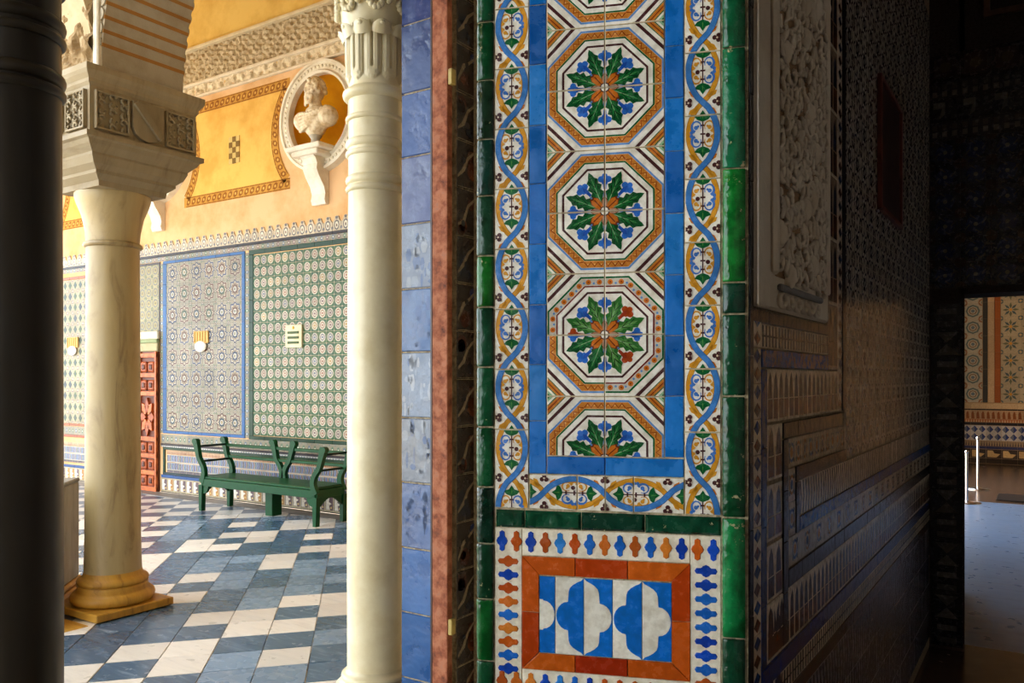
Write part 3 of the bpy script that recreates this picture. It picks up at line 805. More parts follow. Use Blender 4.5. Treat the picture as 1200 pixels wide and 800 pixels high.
def bt(key, fn, x, z, mat='glaze_far', jit=.004, name='tile', th_off=0.0):
    return tile(('b',) + key, fn, wall_back, (x, WB, 0), 0, 0, z, mat, name, th_off, jit)
def rosette(var):
    w, h = .1258, .1375; c = (w / 2, h / 2)
    cs = [(42, 80, 40), (36, 76, 42), (54, 84, 36)][var % 3]
    S = rect(0, 0, w, h, cs, 1)
    S += disc(c, .051, (190, 178, 156), 2, 10, .055); S += disc(c, .039, [(100, 66, 70), (124, 74, 50), (74, 76, 100), (136, 104, 44)][var], 3, 8, .042)
    S += disc(c, .027, (188, 178, 158), 4, 8, .029); S += disc(c, .015, [(96, 64, 70), (140, 90, 70), (84, 96, 120), (160, 124, 56)][var], 5, 6)
    for k in range(4): S += disc((c[0] + .036 * math.cos(k * PI / 2 + PI / 4), c[1] + .040 * math.sin(k * PI / 2 + PI / 4)), .007, (180, 172, 150), 6, 5)
    for x, y in ((0, 0), (w, 0), (0, h), (w, h)): S += disc((x, y), .011, (170, 166, 140), 2, 6)
    return S
for i in range(13):
    for j in range(16):
        v = random.choice([0, 0, 1, 1, 2, 3])
        bt(('ros', v), lambda v=v: tile_mb(.1245, .1362, .010, C['cream'], rosette(v), .001), -8.178 + .1258 * i, .838 + .1382 * j)
def star_unit(var):
    w, h = .257, .280; c = (w / 2, h / 2)
    A = [(86, 50, 40), (94, 54, 38), (60, 60, 76), (46, 58, 90)][var]; Bc = [(40, 58, 70), (46, 70, 50), (40, 54, 78), (90, 62, 48)][var]
    S = rect(0, 0, w, h, (138, 130, 112), 1)
    def star(r0, r1, col, ly, n=8):
        return [([(c[0] + (r0 if k % 2 == 0 else r1) * math.cos(k * PI / n + PI / 8 * 0), c[1] + (r0 if k % 2 == 0 else r1) * 1.08 * math.sin(k * PI / n)) for k in range(2 * n)], col, ly)]
    S += star(.128, .096, (196, 186, 168), 1); S += star(.122, .092, A, 2); S += star(.098, .074, (196, 186, 168), 3); S += star(.088, .066, (140, 124, 100), 4)
    S += star(.066, .048, Bc, 5); S += disc(c, .032, (216, 208, 190), 6, 8); S += disc(c, .022, A, 7, 8); S += disc(c, .010, (190, 186, 120), 8, 6)
    for k in range(8): S += disc((c[0] + .071 * math.cos(k * PI / 4 + PI / 8), c[1] + .076 * math.sin(k * PI / 4 + PI / 8)), .007, Bc, 5, 5)
    for x, y in ((0, 0), (w, 0), (0, h), (w, h), (0, h / 2), (w, h / 2), (w / 2, 0), (w / 2, h)):
        S += disc((x, y), .030, Bc, 2, 8); S += disc((x, y), .022, (176, 166, 148), 3, 8); S += disc((x, y), .011, A, 4, 6)
    for k in range(4):
        q = (c[0] + .1 * (1 if k % 2 else -1), c[1] + .108 * (1 if k > 1 else -1)); S += disc(q, .012, (96, 112, 84), 3, 6)
    S += rect(w / 2 - .0008, 0, w / 2 + .0008, h, (150, 140, 124), 9); S += rect(0, h / 2 - .0008, w, h / 2 + .0008, (150, 140, 124), 9)
    return S
for i in range(6):
    for j in range(8):
        v = random.choice([0, 1, 0, 2, 3] if j > 4 else [2, 3, 0, 2])
        bt(('star', v), lambda v=v: tile_mb(.2558, .2788, .010, (190, 180, 164), star_unit(v), .001), -9.940 + .257 * i, .838 + .280 * j)
def lattice(var):
    w, h = .14, .165; c = (w / 2, h / 2); S = rect(0, 0, w, h, (150, 138, 108), 1)
    S.append(([(c[0], c[1] - .062), (c[0] + .048, c[1]), (c[0], c[1] + .062), (c[0] - .048, c[1])], [(44, 70, 36), (66, 90, 28), (34, 56, 60)][var], 2))
    S.append(([(c[0], c[1] - .03), (c[0] + .022, c[1]), (c[0], c[1] + .03), (c[0] - .022, c[1])], (60, 60, 70), 3))
    for x, y in ((0, 0), (w, 0), (0, h), (w, h)): S += disc((x, y), .030, (104, 78, 80), 2, 8); S += disc((x, y), .016, (214, 204, 180), 3, 6)
    return S
for i in range(7):
    for j in range(13):
        v = random.choice([0, 0, 1, 2])
        bt(('lat', v), lambda v=v: tile_mb(.1385, .1635, .010, C['cream'], lattice(v), .001), -12.83 + .14 * i, .862 + .1655 * j)
def overdoor(var):
    w, h = .15, .15; c = (w / 2, h / 2); S = rect(0, 0, w, h, (150, 140, 100), 1)
    S += ringp(c, .045, .058, 8, 0, (90, 92, 96), 2); S += disc(c, .026, (150, 130, 60), 2, 8); S += disc(c, .012, (60, 70, 90), 3, 6)
    for x, y in ((0, 0), (w, 0), (0, h), (w, h)): S += disc((x, y), .028, (92, 106, 82), 2, 8)
    return S
for i in range(10):
    for j in range(6): bt(('od', 0), lambda: tile_mb(.1485, .1485, .010, C['cream'], overdoor(0), .001), -11.62 + .15 * i, 2.185 + .15 * j)
# plain coloured frames round the panels
def frame_run(key, x0, z0, x1, z1, col, seg=.28, vertical=False, th=.013, name='frame_tile'):
    L = (z1 - z0) if vertical else (x1 - x0); n = max(1, round(L / seg)); d = L / n
    for k in range(n):
        if vertical: bt((key, round(x1 - x0, 4), round(d, 4), col), lambda: tile_mb(x1 - x0 - .001, d - .0015, th, col, (), .002), x0, z0 + k * d, name=name)
        else: bt((key, round(d, 4), round(z1 - z0, 4), col), lambda: tile_mb(d - .0015, z1 - z0 - .001, th, col, (), .002), x0 + k * d, z0, name=name)
FB_ = (30, 84, 140); FG = (8, 50, 22)
frame_run('f', -10.02, 3.080, -8.34, 3.118, FB_); frame_run('f', -10.02, .795, -8.34, .836, FB_)
frame_run('f', -10.02, .836, -9.942, 3.080, FB_, vertical=True); frame_run('f', -8.397, .836, -8.34, 3.080, FB_, vertical=True)
frame_run('f', -8.262, 3.060, -6.535, 3.118, FG); frame_run('f', -8.262, .785, -6.535, .832, FG)
frame_run('f', -8.262, .832, -8.182, 3.060, FG, vertical=True); frame_run('f', -6.538, .832, -6.475, 3.060, FG, vertical=True)
frame_run('f', -12.87, 3.02, -11.84, 3.06, (150, 80, 40)); frame_run('f', -12.87, .82, -11.84, .858, (150, 80, 40)); frame_run('f', -11.85, .858, -11.81, 3.02, (90, 70, 60), vertical=True)
frame_run('f', -10.115, 2.18, -10.085, 3.10, (60, 50, 46), vertical=True); frame_run('f', -11.62, 3.085, -10.085, 3.115, (60, 50, 46))
def blend(var, w=.14, h=.13):
    rnd = random.Random(var * 11 + 3); S = rect(0, 0, w, h, (136, 128, 108), 1)
    for k in range(3):
        S += disc((w * (k + .5) / 3, h / 2), .022, rnd.choice([(90, 104, 120), (120, 92, 92), (84, 108, 84)]), 2, 7, .035); S += disc((w * (k + .5) / 3, h / 2), .010, (214, 208, 190), 3, 6)
    for k in range(4): S += disc((w * k / 3, 0), .013, (100, 84, 90), 2, 6); S += disc((w * k / 3, h), .013, (84, 100, 124), 2, 6)
    return S
def band_row(key, x0, x1, z0, h, fn, w=.14, th=.011, nvar=2, name='tile'):
    n = int(round((x1 - x0) / w)); d = (x1 - x0) / n
    for k in range(n):
        v = random.randrange(nvar); bt((key, v, round(d, 4), h), lambda v=v: tile_mb(d - .0014, h - .0014, th, C['cream'], fn(v, d, h), .001), x0 + d * k, z0, name=name)
band_row('bl', -10.06, -6.40, .662, .122, lambda v, w, h: blend(v, w, h), .28)
band_row('bl', -13.0, -11.70, .690, .122, lambda v, w, h: blend(v, w, h), .28)
band_row('bl2', -13.0, -6.40, 3.120, .062, lambda v, w, h: blend(v + 4, w, h), .28)
for x0 in (-10.085, -8.335, -6.47): # upright pieces between the panels
    for k in range(8): bt(('up', k % 2), lambda k=k: tile_mb(.066, .285, .010, (196, 190, 174), trans([([(y, x) for x, y in p], c_, l) for p, c_, l in blend(k % 2 + 8, .286, .066)], 0, 0), .001), x0 + .004, .80 + .2865 * k)
frame_run('line', -13.0, 3.183, -6.40, 3.215, (40, 32, 34), .4, th=.022)
def crest(v, w, h):
    S = rect(0, 0, w, h, (172, 154, 124), 1)
    S += disc((w / 2, h * .38), .042, (96, 92, 92), 2, 8, .060); S += disc((w / 2, h * .38), .028, (220, 210, 186), 3, 8, .042); S += disc((w / 2, h * .36), .013, (110, 84, 70), 4, 6, .02)
    S += disc((w / 2, h * .88), .022, (104, 96, 92), 2, 6); S += disc((0, h * .2), .018, (90, 100, 120), 2, 6); S += disc((w, h * .2), .018, (90, 100, 120), 2, 6)
    return S
def crest_mb(w, h, v):
    S = crest(v, w, h); mm = MB()
    out = [(0, 0), (w, 0), (w, h * .55), (w * .80, h * .72), (w * .70, h * .95), (w * .5, h), (w * .30, h * .95), (w * .20, h * .72), (0, h * .55)]
    mm.prism([(x, z) for x, z in out], -.012, 0, (196, 178, 150), 'y')
    for p, c_, l in S[1:]:
        p2 = cut([(p, c_, l)], 0.002, 0.002, w - .002, h - .008)
        for q, cc, ll in p2: mm.face([(x + .002, -.012 - STEP * ll, z + .002) for x, z in q], cc)
    return mm
n = 47; d = 6.6 / n
for k in range(n): bt(('crest',), lambda: crest_mb(d - .004, .172, 0), -13.0 + d * k, 3.216, name='crest_tile')
# dado below the panels
frame_run('dark', -10.06, .632, -6.40, .660, (44, 34, 40), .42, th=.020); frame_run('dark', -13.0, .655, -11.70, .688, (150, 70, 40), .42, th=.02)
def dadorow(v, w, h):
    S = rect(0, 0, w, h, (168, 164, 158), 1)
    for k in range(5):
        x = w * (k + .5) / 5; c_ = [(60, 84, 140), (70, 60, 70), (60, 84, 140), (120, 84, 70), (50, 96, 110)][(k + v) % 5]
        S.append(([(x - .012, h * .1), (x + .006, h * .1), (x + .016, h * .5), (x + .006, h * .9), (x - .012, h * .9), (x - .002, h * .5)], c_, 2))
    return S
def stripe(c1, c2):
    def f(v, w, h):
        S = rect(0, 0, w, h, c1, 1)
        for k in range(6): S.append(([(w * k / 6, 0), (w * (k + .5) / 6, 0), (w * (k + .25) / 6, h)], c2, 2))
        return S
    return f
for x0, x1 in ((-9.93, -6.40), (-13.0, -11.70)):
    band_row('dr1', x0, x1, .520, .055, stripe((186, 150, 116), (120, 60, 40)), .14)
    band_row('dr2', x0, x1, .415, .100, dadorow, .14); band_row('dr3', x0, x1, .310, .100, dadorow, .14)
    band_row('dr4', x0, x1, .275, .034, stripe((60, 50, 60), (150, 140, 140)), .14)
frame_run('gd', -10.02, .578, -6.40, .612, FG, .42, th=.016); frame_run('gd', -10.02, .240, -6.40, .273, (20, 40, 44), .42, th=.016); frame_run('gd', -10.02, .273, -9.975, .578, FG, vertical=True, th=.016)
band_row('tr', -10.06, -6.40, .612, .019, stripe((200, 194, 184), (90, 100, 130)), .28)
frame_run('bd', -10.06, .196, -6.40, .238, (44, 78, 132), .28, th=.014); frame_run('bd', -13.0, .196, -11.70, .238, (44, 78, 132), .28, th=.014)
def motif(v, w, h):
    S = rect(0, 0, w, h, (176, 160, 128), 1)
    S += rect(w * .10, h * .10, w * .94, h * .92, (104, 82, 84) if v == 0 else (176, 124, 66), 2)
    S.append(([(w * .16, h * .12), (w * .60, h * .12), (w * .50, h * .40), (w * .80, h * .52), (w * .46, h * .62), (w * .54, h * .90), (w * .16, h * .90)], (228, 218, 200), 3))
    S += disc((w * .74, h * .26), .014, (220, 190, 120), 3, 6)
    return S
frame_run('sk', -10.06, 0.002, -6.40, .014, (40, 32, 30), .42, th=.016); frame_run('sk', -13.0, 0.002, -11.70, .014, (40, 32, 30), .42, th=.016)
band_row('mo', -10.06, -6.40, .014, .180, motif, .135, nvar=2); band_row('mo', -13.0, -11.70, .014, .180, motif, .135)

# --- painted decoration of the upper wall
def painted(name, shapes, off=.0012):
    mm = MB()
    for p, c_, l in shapes:
        ar = sum(p[i - 1][0] * p[i][1] - p[i][0] * p[i - 1][1] for i in range(len(p)))
        q = p if ar > 0 else p[::-1]
        mm.face([(x, WB - off - .0006 * l, z) for x, z in q], c_)
    return mm.build(name, 'paint', wall_back)
def arcpts(c, r, a0, a1, n): return [(c[0] + r * math.cos(a0 + (a1 - a0) * k / n), c[1] + r * math.sin(a0 + (a1 - a0) * k / n)) for k in range(n + 1)]
def panel(cl, cr):
    a = .84
    right = arcpts(cr, .80, PI + a, PI - a, 18); left = arcpts(cl, .80, a, -a, 18)   # right runs upwards, left downwards
    S = []
    for k in range(18):
        r0, r1 = right[k], right[k + 1]; l0, l1 = left[18 - k], left[17 - k]
        S.append(([l0, r0, r1, l1], (234, 186, 96), 0))
    loop = left + right
    return S, loop
def border_path(pts, w, closed):
    S = stroke(pts, w, (200, 146, 64), 1, closed) + []
    # evenly spaced scroll marks along the band
    P = pts + ([pts[0]] if closed else []); acc = 0; nxt = .095; step = .105
    for a, b in zip(P[:-1], P[1:]):
        L = math.hypot(b[0] - a[0], b[1] - a[1])
        while nxt <= acc + L:
            t = (nxt - acc) / L; c_ = (a[0] + (b[0] - a[0]) * t, a[1] + (b[1] - a[1]) * t)
            dx, dz = (b[0] - a[0]) / L, (b[1] - a[1]) / L; ang = math.atan2(dz, dx)
            S.append(place([(-.045, -.03), (-.01, -.045), (.03, -.02), (.045, .03), (.01, .045), (-.03, .02)], c_, ang, 1, (150, 96, 36), 2))
            S += disc(c_, .017, (220, 172, 90), 3, 8)
            S.append(place([(-.05, .05), (.05, .05), (.05, .062), (-.05, .062)], c_, ang, 1, (140, 88, 34), 2)); S.append(place([(-.05, -.062), (.05, -.062), (.05, -.05), (-.05, -.05)], c_, ang, 1, (140, 88, 34), 2))
            nxt += step
        acc += L
    return S
for cl, cr in (((-10.1, 4.45), (-7.0, 4.45)), ((-13.2, 4.45), (-10.1, 4.45)), ((-7.0, 4.45), (-3.9, 4.45))):
    S, loop = panel(cl, cr)
    painted('painted_field', S); painted('painted_border', [q for a_, b_ in ((1, 18), (18, 20), (20, 37), (37, 39)) for q in border_path((loop + loop[:2])[a_:b_], .135, False)], .0024)
# small chequered emblem on each field
for bx in (-8.545, -11.65):
    for i in range(3):
        for j in range(5):
            mm = MB(); s_ = .068; mm.box(bx - .102 + i * s_, bx - .102 + (i + 1) * s_ - .003, WB - .010, WB - .001, 4.235 + j * s_, 4.235 + (j + 1) * s_ - .003, (128, 100, 52) if (i + j) % 2 else (206, 178, 110)); mm.build('emblem_square', 'paint', wall_back)

# --- carved stucco frieze
def frieze(name, x0, x1, z0, z1, y, amp, fx, fz, col, seed):
    rnd = random.Random(seed); ph = [(math.cos(t * .45), math.sin(t * .45), rnd.uniform(0, 6), rnd.uniform(.75, 1.3)) for t in range(7)]
    nu = int((x1 - x0) / .016); nv = max(4, int((z1 - z0) / .016)); mm = MB()
    def fn(u, v):
        x = x0 + (x1 - x0) * u; z = z0 + (z1 - z0) * v
        h = sum(math.sin((x * fx * a + z * fz * b) * f + p) for a, b, p, f in ph) / 2.6
        h = max(-.9, min(.9, h)) + (rnd.random() - .5) * .5
        return (x, y - amp * (.6 + .6 * h), z)
    mm.grid(fn, nu, nv, col, False); return mm
fr = thing('carved_frieze', 'carved white stucco frieze running along the top of the ochre wall', 'frieze', (0, 0, 0)); tag(fr, kind='structure'); fr.name = 'trim_frieze'
frieze('f', -10.2, -5.6, 5.38, 5.80, WB, .035, 84, 90, (206, 188, 156), 1).build('scroll_band', 'stucco', fr)
frieze('f', -10.2, -5.6, 5.215, 5.345, WB, .03, 60, 50, (232, 216, 186), 2).build('leaf_band', 'stucco', fr)
m = MB(); m.box(-10.2, -5.6, WB - .06, WB, 5.345, 5.382, (226, 210, 184), ch=.008); m.build('fillet', 'plaster', fr)
m = MB(); m.box(-10.2, -5.6, WB - .05, WB, 5.185, 5.216, (226, 210, 184), ch=.008); m.build('fillet', 'plaster', fr)
m = MB(); m.box(-10.2, -5.6, WB - .08, WB, 5.80, 5.84, (214, 196, 160), ch=.008); m.build('fillet', 'plaster', fr)

# --- niches: round frame, console, bust
def niche(cx, cz, gl):
    fr_ = thing('niche_frame', 'round white carved frame of the wall niche ' + gl, 'frame', (cx, WB, cz))
    m = MB(); N = 64
    prof = [(.48, .0), (.48, .075), (.505, .09), (.525, .06), (.60, .055), (.605, .08), (.635, .078), (.65, .0)]
    vs = []; fs = []
    for k in range(N):
        a = 2 * PI * k / N
        for i, (r, d) in enumerate(prof):
            vs.append((r * math.cos(a), -d, r * math.sin(a)))
    K = len(prof)
    for k in range(N):
        for i in range(K - 1):
            a = k * K + i; b = ((k + 1) % N) * K + i; fs.append((a, a + 1, b + 1, b))
    m.mesh_part(vs, fs, (236, 226, 206), False); m.build('moulding', 'plaster', fr_)
    m = MB()
    for k in range(60):
        a = 2 * PI * k / 60; m.ell((.563 * math.cos(a), -.058, .563 * math.sin(a)), (.020, .016, .020), (232, 222, 200), 6, 4)
    m.build('leaf_ring', 'plaster', fr_)
    co = thing('wall_console', 'white scrolled stone console under the niche ' + gl, 'console', (cx, WB, cz))
    # side profile (y out of the wall is negative) extruded in x
    prof = [(0, -1.02), (-.05, -1.02), (-.07, -.97), (-.055, -.90), (-.08, -.82), (-.15, -.72), (-.19, -.64), (-.18, -.58), (-.21, -.52), (-.27, -.48), (-.27, -.44), (0, -.44)]
    m = MB(); m.prism([(y, z) for y, z in prof][::-1], -.11, .11, (238, 230, 214), 'x'); m.build('scroll', 'plaster', co)
    m = MB(); m.box(-.27, .27, -.31, .0, -.44, -.385, (240, 232, 216), ch=.012); m.box(-.21, .21, -.28, 0, -.50, -.44, (236, 226, 208), ch=.012); m.build('shelf', 'plaster', co)
    bu = thing('portrait_bust', 'marble bearded bust in the niche ' + gl, 'bust', (cx, WB - .10, cz - .385))
    m = MB(); m.lathe([(.085, 0), (.09, .02), (.07, .035), (.055, .06), (.05, .10), (.065, .125), (.075, .14)], 20, col=(196, 188, 170)); m.build('socle', 'sculpture', bu)
    m = MB(); cc = (236, 220, 190)
    R = lambda ax, a: Matrix.Rotation(a, 3, ax)
    E = m.ell
    # torso and mantle
    E((0, 0, .26), (.20, .12, .10), cc); E((0, .0, .20), (.12, .095, .09), cc); E((-.17, 0, .29), (.10, .10, .10), cc); E((.17, 0, .29), (.11, .10, .105), cc)
    E((0, .01, .36), (.13, .09, .07), cc); E((0, 0, .42), (.062, .064, .09), cc)
    for k in range(6):  # mantle folds
        t = k / 5; p0 = Vector((.19 - .02 * k, -.05, .37 - .015 * k)); p1 = Vector((-.12, -.085, .34 - .035 * k))
        for q in range(9):
            s_ = q / 8; p = p0.lerp(p1, s_) + Vector((0, -.03 * math.sin(PI * s_), -.03 * math.sin(PI * s_))); E(tuple(p), (.024, .018, .016), cc, 8, 6)
    # head turned towards the courtyard side
    h = Matrix.Rotation(-.30, 3, 'Z') @ Matrix.Rotation(-.05, 3, 'X'); H0 = Vector((-.005, -.005, .555))
    def hp(x, y, z): return tuple(H0 + h @ Vector((x, y, z)))
    E(hp(0, 0, .01), (.083, .10, .118), cc, 18, 12, h); E(hp(0, -.035, -.055), (.062, .062, .065), cc, 14, 9, h)
    E(hp(0, -.098, -.005), (.014, .022, .030), cc, 8, 6, h); E(hp(0, -.095, .020), (.011, .012, .030), cc, 8, 6, h)       # nose
    E(hp(0, -.083, .040), (.058, .018, .012), cc, 10, 6, h)                                                             # brow
    for s_ in (-1, 1):
        E(hp(.030 * s_, -.084, .018), (.016, .010, .010), cc, 8, 6, h); E(hp(.036 * s_, -.075, -.020), (.022, .018, .022), cc, 8, 6, h); E(hp(.083 * s_, .0, .0), (.012, .022, .030), cc, 8, 6, h)
    E(hp(0, -.090, -.045), (.022, .012, .007), cc, 8, 6, h); E(hp(0, -.088, -.060), (.020, .012, .007), cc, 8, 6, h)
    rnd = random.Random(5)
    for k in range(26):    # beard
        a = rnd.uniform(-1.2, 1.2); zz = rnd.uniform(-.135, -.055); E(hp(.066 * math.sin(a), -.04 - .05 * math.cos(a) * (1 + zz), zz), (.017, .017, .022), cc, 6, 5)
    for k in range(90):    # curls of hair
        a = rnd.uniform(.9, 2 * PI - .9) if k < 62 else rnd.uniform(0, 2 * PI); b = rnd.uniform(-.35, 1.3) if k < 62 else rnd.uniform(.62, 1.4)
        E(hp(.092 * math.sin(a) * math.cos(b), -.108 * math.cos(a) * math.cos(b), .02 + .120 * math.sin(b)), (.022, .022, .020), cc, 6, 5)
    o = m.build('figure', 'carved_marble', bu, (0, 0, .0)); o.scale = (1.15, 1.15, 1.15)
    rm = o.modifiers.new('remesh', 'REMESH'); rm.mode = 'VOXEL'; rm.voxel_size = .0072; rm.use_smooth_shade = True
    return bu
niche(-7.0, 4.55, 'above the long green bench')
niche(-10.1, 4.55, 'above the wooden door')

# --- visitor plaques on the tiles
def plaque(x0, x1, z0, z1, label, kind):
    p = thing('wall_plaque', label, 'plaque', ((x0 + x1) / 2, WB - .012, z0)); w = (x1 - x0) / 2; h = z1 - z0
    if kind == 'bars':
        m = MB(); m.box(-w, w, -.025, 0, 0, h, (226, 216, 180), ch=.006); m.build('panel', 'plaster', p)
        for k in range(3):
            m = MB(); m.box(-w * .68, w * .68, -.034, -.024, h * (.17 + .22 * k), h * (.27 + .22 * k), (60, 78, 20), ch=.003); m.build('bar', 'green_paint', p)
        m = MB(); m.ell((0, -.026, h * .87), (.02, .006, .02), (206, 166, 60), 8, 5); m.build('stud', 'plaster', p)
    else:
        m = MB(); m.box(-w, w, -.02, 0, h * .42, h, (214, 172, 106), ch=.006); m.build('back_plate', 'plaster', p)
        for k in range(5): m = MB(); m.box(-w * .9 + w * .36 * k, -w * .9 + w * .36 * k + .022, -.026, -.018, h * .46, h * .96, (196, 150, 86), ch=.002); m.build('rib', 'plaster', p)
        m = MB(); m.ell((0, -.018, h * .26), (w * .78, .03, h * .27), (245, 240, 230), 18, 10); m.build('bowl', 'plaster', p)
plaque(-9.335, -9.035, 1.88, 2.15, 'tan ribbed wall fitting with a white bowl on the blue-framed tile panel', 'lamp')
plaque(-12.40, -12.10, 1.88, 2.15, 'tan ribbed wall fitting with a white bowl on the lozenge tile panel', 'lamp')
plaque(-7.58, -7.30, 1.90, 2.17, 'cream plaque with three green bars on the green-framed tile panel', 'bars')

# --- panelled wooden door beside the tiles
door = tag(link('door_1', None, None, (-11.62, WB - .005, 0)), 'carved reddish wooden door with star and square panels', 'door', kind='structure')
WD = (170, 80, 28); WL = (200, 102, 42); WK = (96, 40, 16)
m = MB(); m.box(0, 1.52, -.03, .0, 0, 1.90, WK); m.build('leaf', 'wood', door)
for k in range(5):
    m = MB(); m.box(k * .375 - (0 if k == 0 else .02), k * .375 + .02, -.06, -.03, 0, 1.90, WL, ch=.004); m.build('stile', 'wood', door)
for z in (0, .22, .45, .68, 1.30, 1.55, 1.82):
    m = MB(); m.box(0, 1.52, -.058, -.03, z, z + .06, WL, ch=.004); m.build('rail', 'wood', door)
for k in range(4):
    for z in (.07, .29, .52, 1.37, 1.62):
        for q in (0, 1):
            m = MB(); x = .03 + k * .375 + q * .165; m.box(x, x + .14, -.056, -.03, z, z + .145, WD, ch=.02); m.box(x + .035, x + .105, -.066, -.05, z + .037, z + .107, WK, ch=.01); m.build('square_panel', 'wood', door)
    cx_, cz_ = .1875 + k * .375, 1.01
    for q in range(8):
        a = q * PI / 4
        m = MB(); pts = [place([(.03, 0), (.09, -.05), (.165, 0), (.09, .05)], (cx_, cz_ ), a, 1, 0, 0)[0]][0]
        pts = [(x, cz_ + (z - cz_) * 1.6) for x, z in pts]; m.prism(pts, -.062, -.03, WL if q % 2 else WD, 'y'); m.build('star_point', 'wood', door)
m = MB(); m.box(-.04, 1.53, -.05, 0, 1.905, 2.02, (176, 166, 130), ch=.01); m.build('lintel', 'plaster', door)
m = MB(); m.box(-.04, 1.53, -.06, 0, 2.02, 2.07, (150, 160, 120), ch=.01); m.build('lintel_band', 'plaster', door)
m = MB(); m.box(-.04, 1.53, -.045, 0, 2.07, 2.18, (206, 200, 178), ch=.01); m.build('lintel_frieze', 'plaster', door)

# ---------------------------------------------------------------- columns and arches
def colonnette(label, loc):
    t = thing('colonnette', label, 'colonnette', loc)
    m = MB(); m.box(-.126, .126, -.126, .126, 0, .05, (236, 226, 200), ch=.006); m.build('plinth', 'marble_cream', t)
    def torus(z, r, h): return [(r - h * .5 + h * .5 * math.cos(a), z + h * .5 * math.sin(a)) for a in [-PI / 2 + k * PI / 6 for k in range(7)]]
    cc = (240, 228, 192)
    m = MB(); m.lathe([(.11, .05)] + torus(.07, .122, .036) + [(.104, .092)] + torus(.105, .104, .022) + [(.088, .122), (.086, .13)], 40, col=cc); m.build('base', 'marble_cream', t)
    m = MB(); m.lathe([(.086, .13), (.0865, .5), (.0855, 1.0), (.083, 1.55), (.0815, 1.90)], 48, col=cc); m.build('shaft', 'marble_cream', t)
    for z, h in ((1.585, .022), (1.612, .030), (1.692, .018), (1.722, .030), (1.798, .016)):
        m = MB(); m.lathe([(.080, z - h / 2)] + torus(z, .0915, h) + [(.080, z + h / 2)], 48, col=cc); m.build('ring', 'marble_cream', t)
    m = MB(); m.lathe([(.080, 1.855)] + torus(1.872, .100, .030) + [(.080, 1.895)], 48, col=cc); m.build('astragal', 'marble_cream', t)
    # capital: tongues round the bell, curled leaf tips, scrolled top
    NT = 10
    def bell(u, v):
        a = 2 * PI * u; z = 1.890 + .185 * v; r = .080 + .004 * v
        f = (u * NT) % 1.0; x = (f - .5) / .5                      # one tongue
        zb = v * .185; bot = .018 + .030 * (1 - math.sqrt(max(0, 1 - x * x)))
        d = 0.0
        if zb > bot: d = .006
        if abs(x) > .86: d = 0.0
        if zb > bot + .012 and abs(x) < .62: d = .0105
        if zb > .05 and abs(x) < .16: d = .000
        return ((r + d) * math.cos(a), (r + d) * math.sin(a), z)
    cap = m = MB(); m.grid(bell, 240, 40, cc, True, True); co = m.build('capital', 'marble_cream', t)
    m = MB()
    def curl(u, v):                                             # ring of leaf tips rolling outwards and over
        a = 2 * PI * u; f = abs(math.cos(NT / 2 * a)) ** .8
        b = v * PI * 1.45; ro = .088 + (.006 + .020 * f) * math.sin(b * .62) ; z = 2.040 + (.014 + .016 * f) * (1 - math.cos(b)) * .5 + .006 * math.sin(b)
        if v > .72: z -= .020 * f * (v - .72) / .28; ro += .002
        return (ro * math.cos(a), ro * math.sin(a), z)
    m.grid(curl, 160, 12, cc, True, True)
    for k in range(NT):
        a = 2 * PI * k / NT; m.ell((.104 * math.cos(a), .104 * math.sin(a), 2.062), (.011, .011, .008), cc, 8, 6)
    m.build('leaf_curls', 'marble_cream', co)
    m = MB(); m.lathe([(.085, 2.055), (.098, 2.08), (.110, 2.12), (.112, 2.15), (.10, 2.17), (.10, 2.19)], 40, col=cc)
    for k in range(8):
        a = 2 * PI * k / 8
        for q in range(16):
            b = q / 15 * 4.2 * PI * .62; rr = .034 * (1 - q / 19)
            p = Vector((.114, rr * math.cos(b), 2.125 + rr * math.sin(b))); p.rotate(Matrix.Rotation(a, 3, 'Z')); m.ell(tuple(p), (.011, .011, .011), cc, 7, 5)
    m.build('volutes', 'marble_cream', co)
    m = MB(); m.box(-.126, .126, -.126, .126, 2.19, 2.25, cc, ch=.008); m.box(-.12, .12, -.12, .12, 2.25, 2.80, cc, ch=.008); m.build('impost', 'marble_cream', t)
    return t
colA = colonnette('slender cream marble colonnette standing against the large blue tiles', (-1.778, 1.930, .51)); colA.scale = (1.03, 1.03, 1.0267)
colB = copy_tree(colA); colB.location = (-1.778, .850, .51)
colB['label'] = 'colonnette standing free of any wall, its shade put into a dark brown colour'
for o in [colB] + list(colB.children_recursive):          # the same turning, its shade put into a dark brown colour
    if o.type == 'MESH': o.material_slots[0].link = 'OBJECT'; o.material_slots[0].material = MAT['shade_stone']
m = MB(); m.box(-1.93, -1.645, .55, 2.10, 3.39, 3.615, C['plaster'])
tag(m.build('trim_lintel', 'plaster'), 'stone lintel over the colonnettes', 'lintel', kind='structure')

# big corner column
cx, cy = -5.26, 3.14
big = thing('stone_column', 'veined marble corner column with a carved shield on its block capital', 'column', (cx, cy, 0))
m = MB(); m.box(-.272, .272, -.272, .272, 0.004, .055, ch=.006); m.build('plinth', 'gold_stone', big)
def tor(z, r, h): return [(r - h * .5 + h * .5 * math.cos(a), z + h * .5 * math.sin(a)) for a in [-PI / 2 + k * PI / 6 for k in range(7)]]
m = MB(); m.lathe([(.23, .055)] + tor(.095, .262, .080) + [(.225, .14), (.215, .16), (.22, .175)] + tor(.20, .222, .05) + [(.185, .235), (.178, .26)], 48); m.build('base', 'gold_stone', big)
m = MB(); m.lathe([(.178, .26), (.172, .5), (.170, 1.2), (.166, 2.0), (.164, 2.42)], 48); m.build('shaft', 'column_marble', big)
m = MB(); m.lathe([(.16, 2.41)] + tor(2.43, .184, .035) + [(.16, 2.452)], 48); m.build('neck_ring', 'column_marble', big)
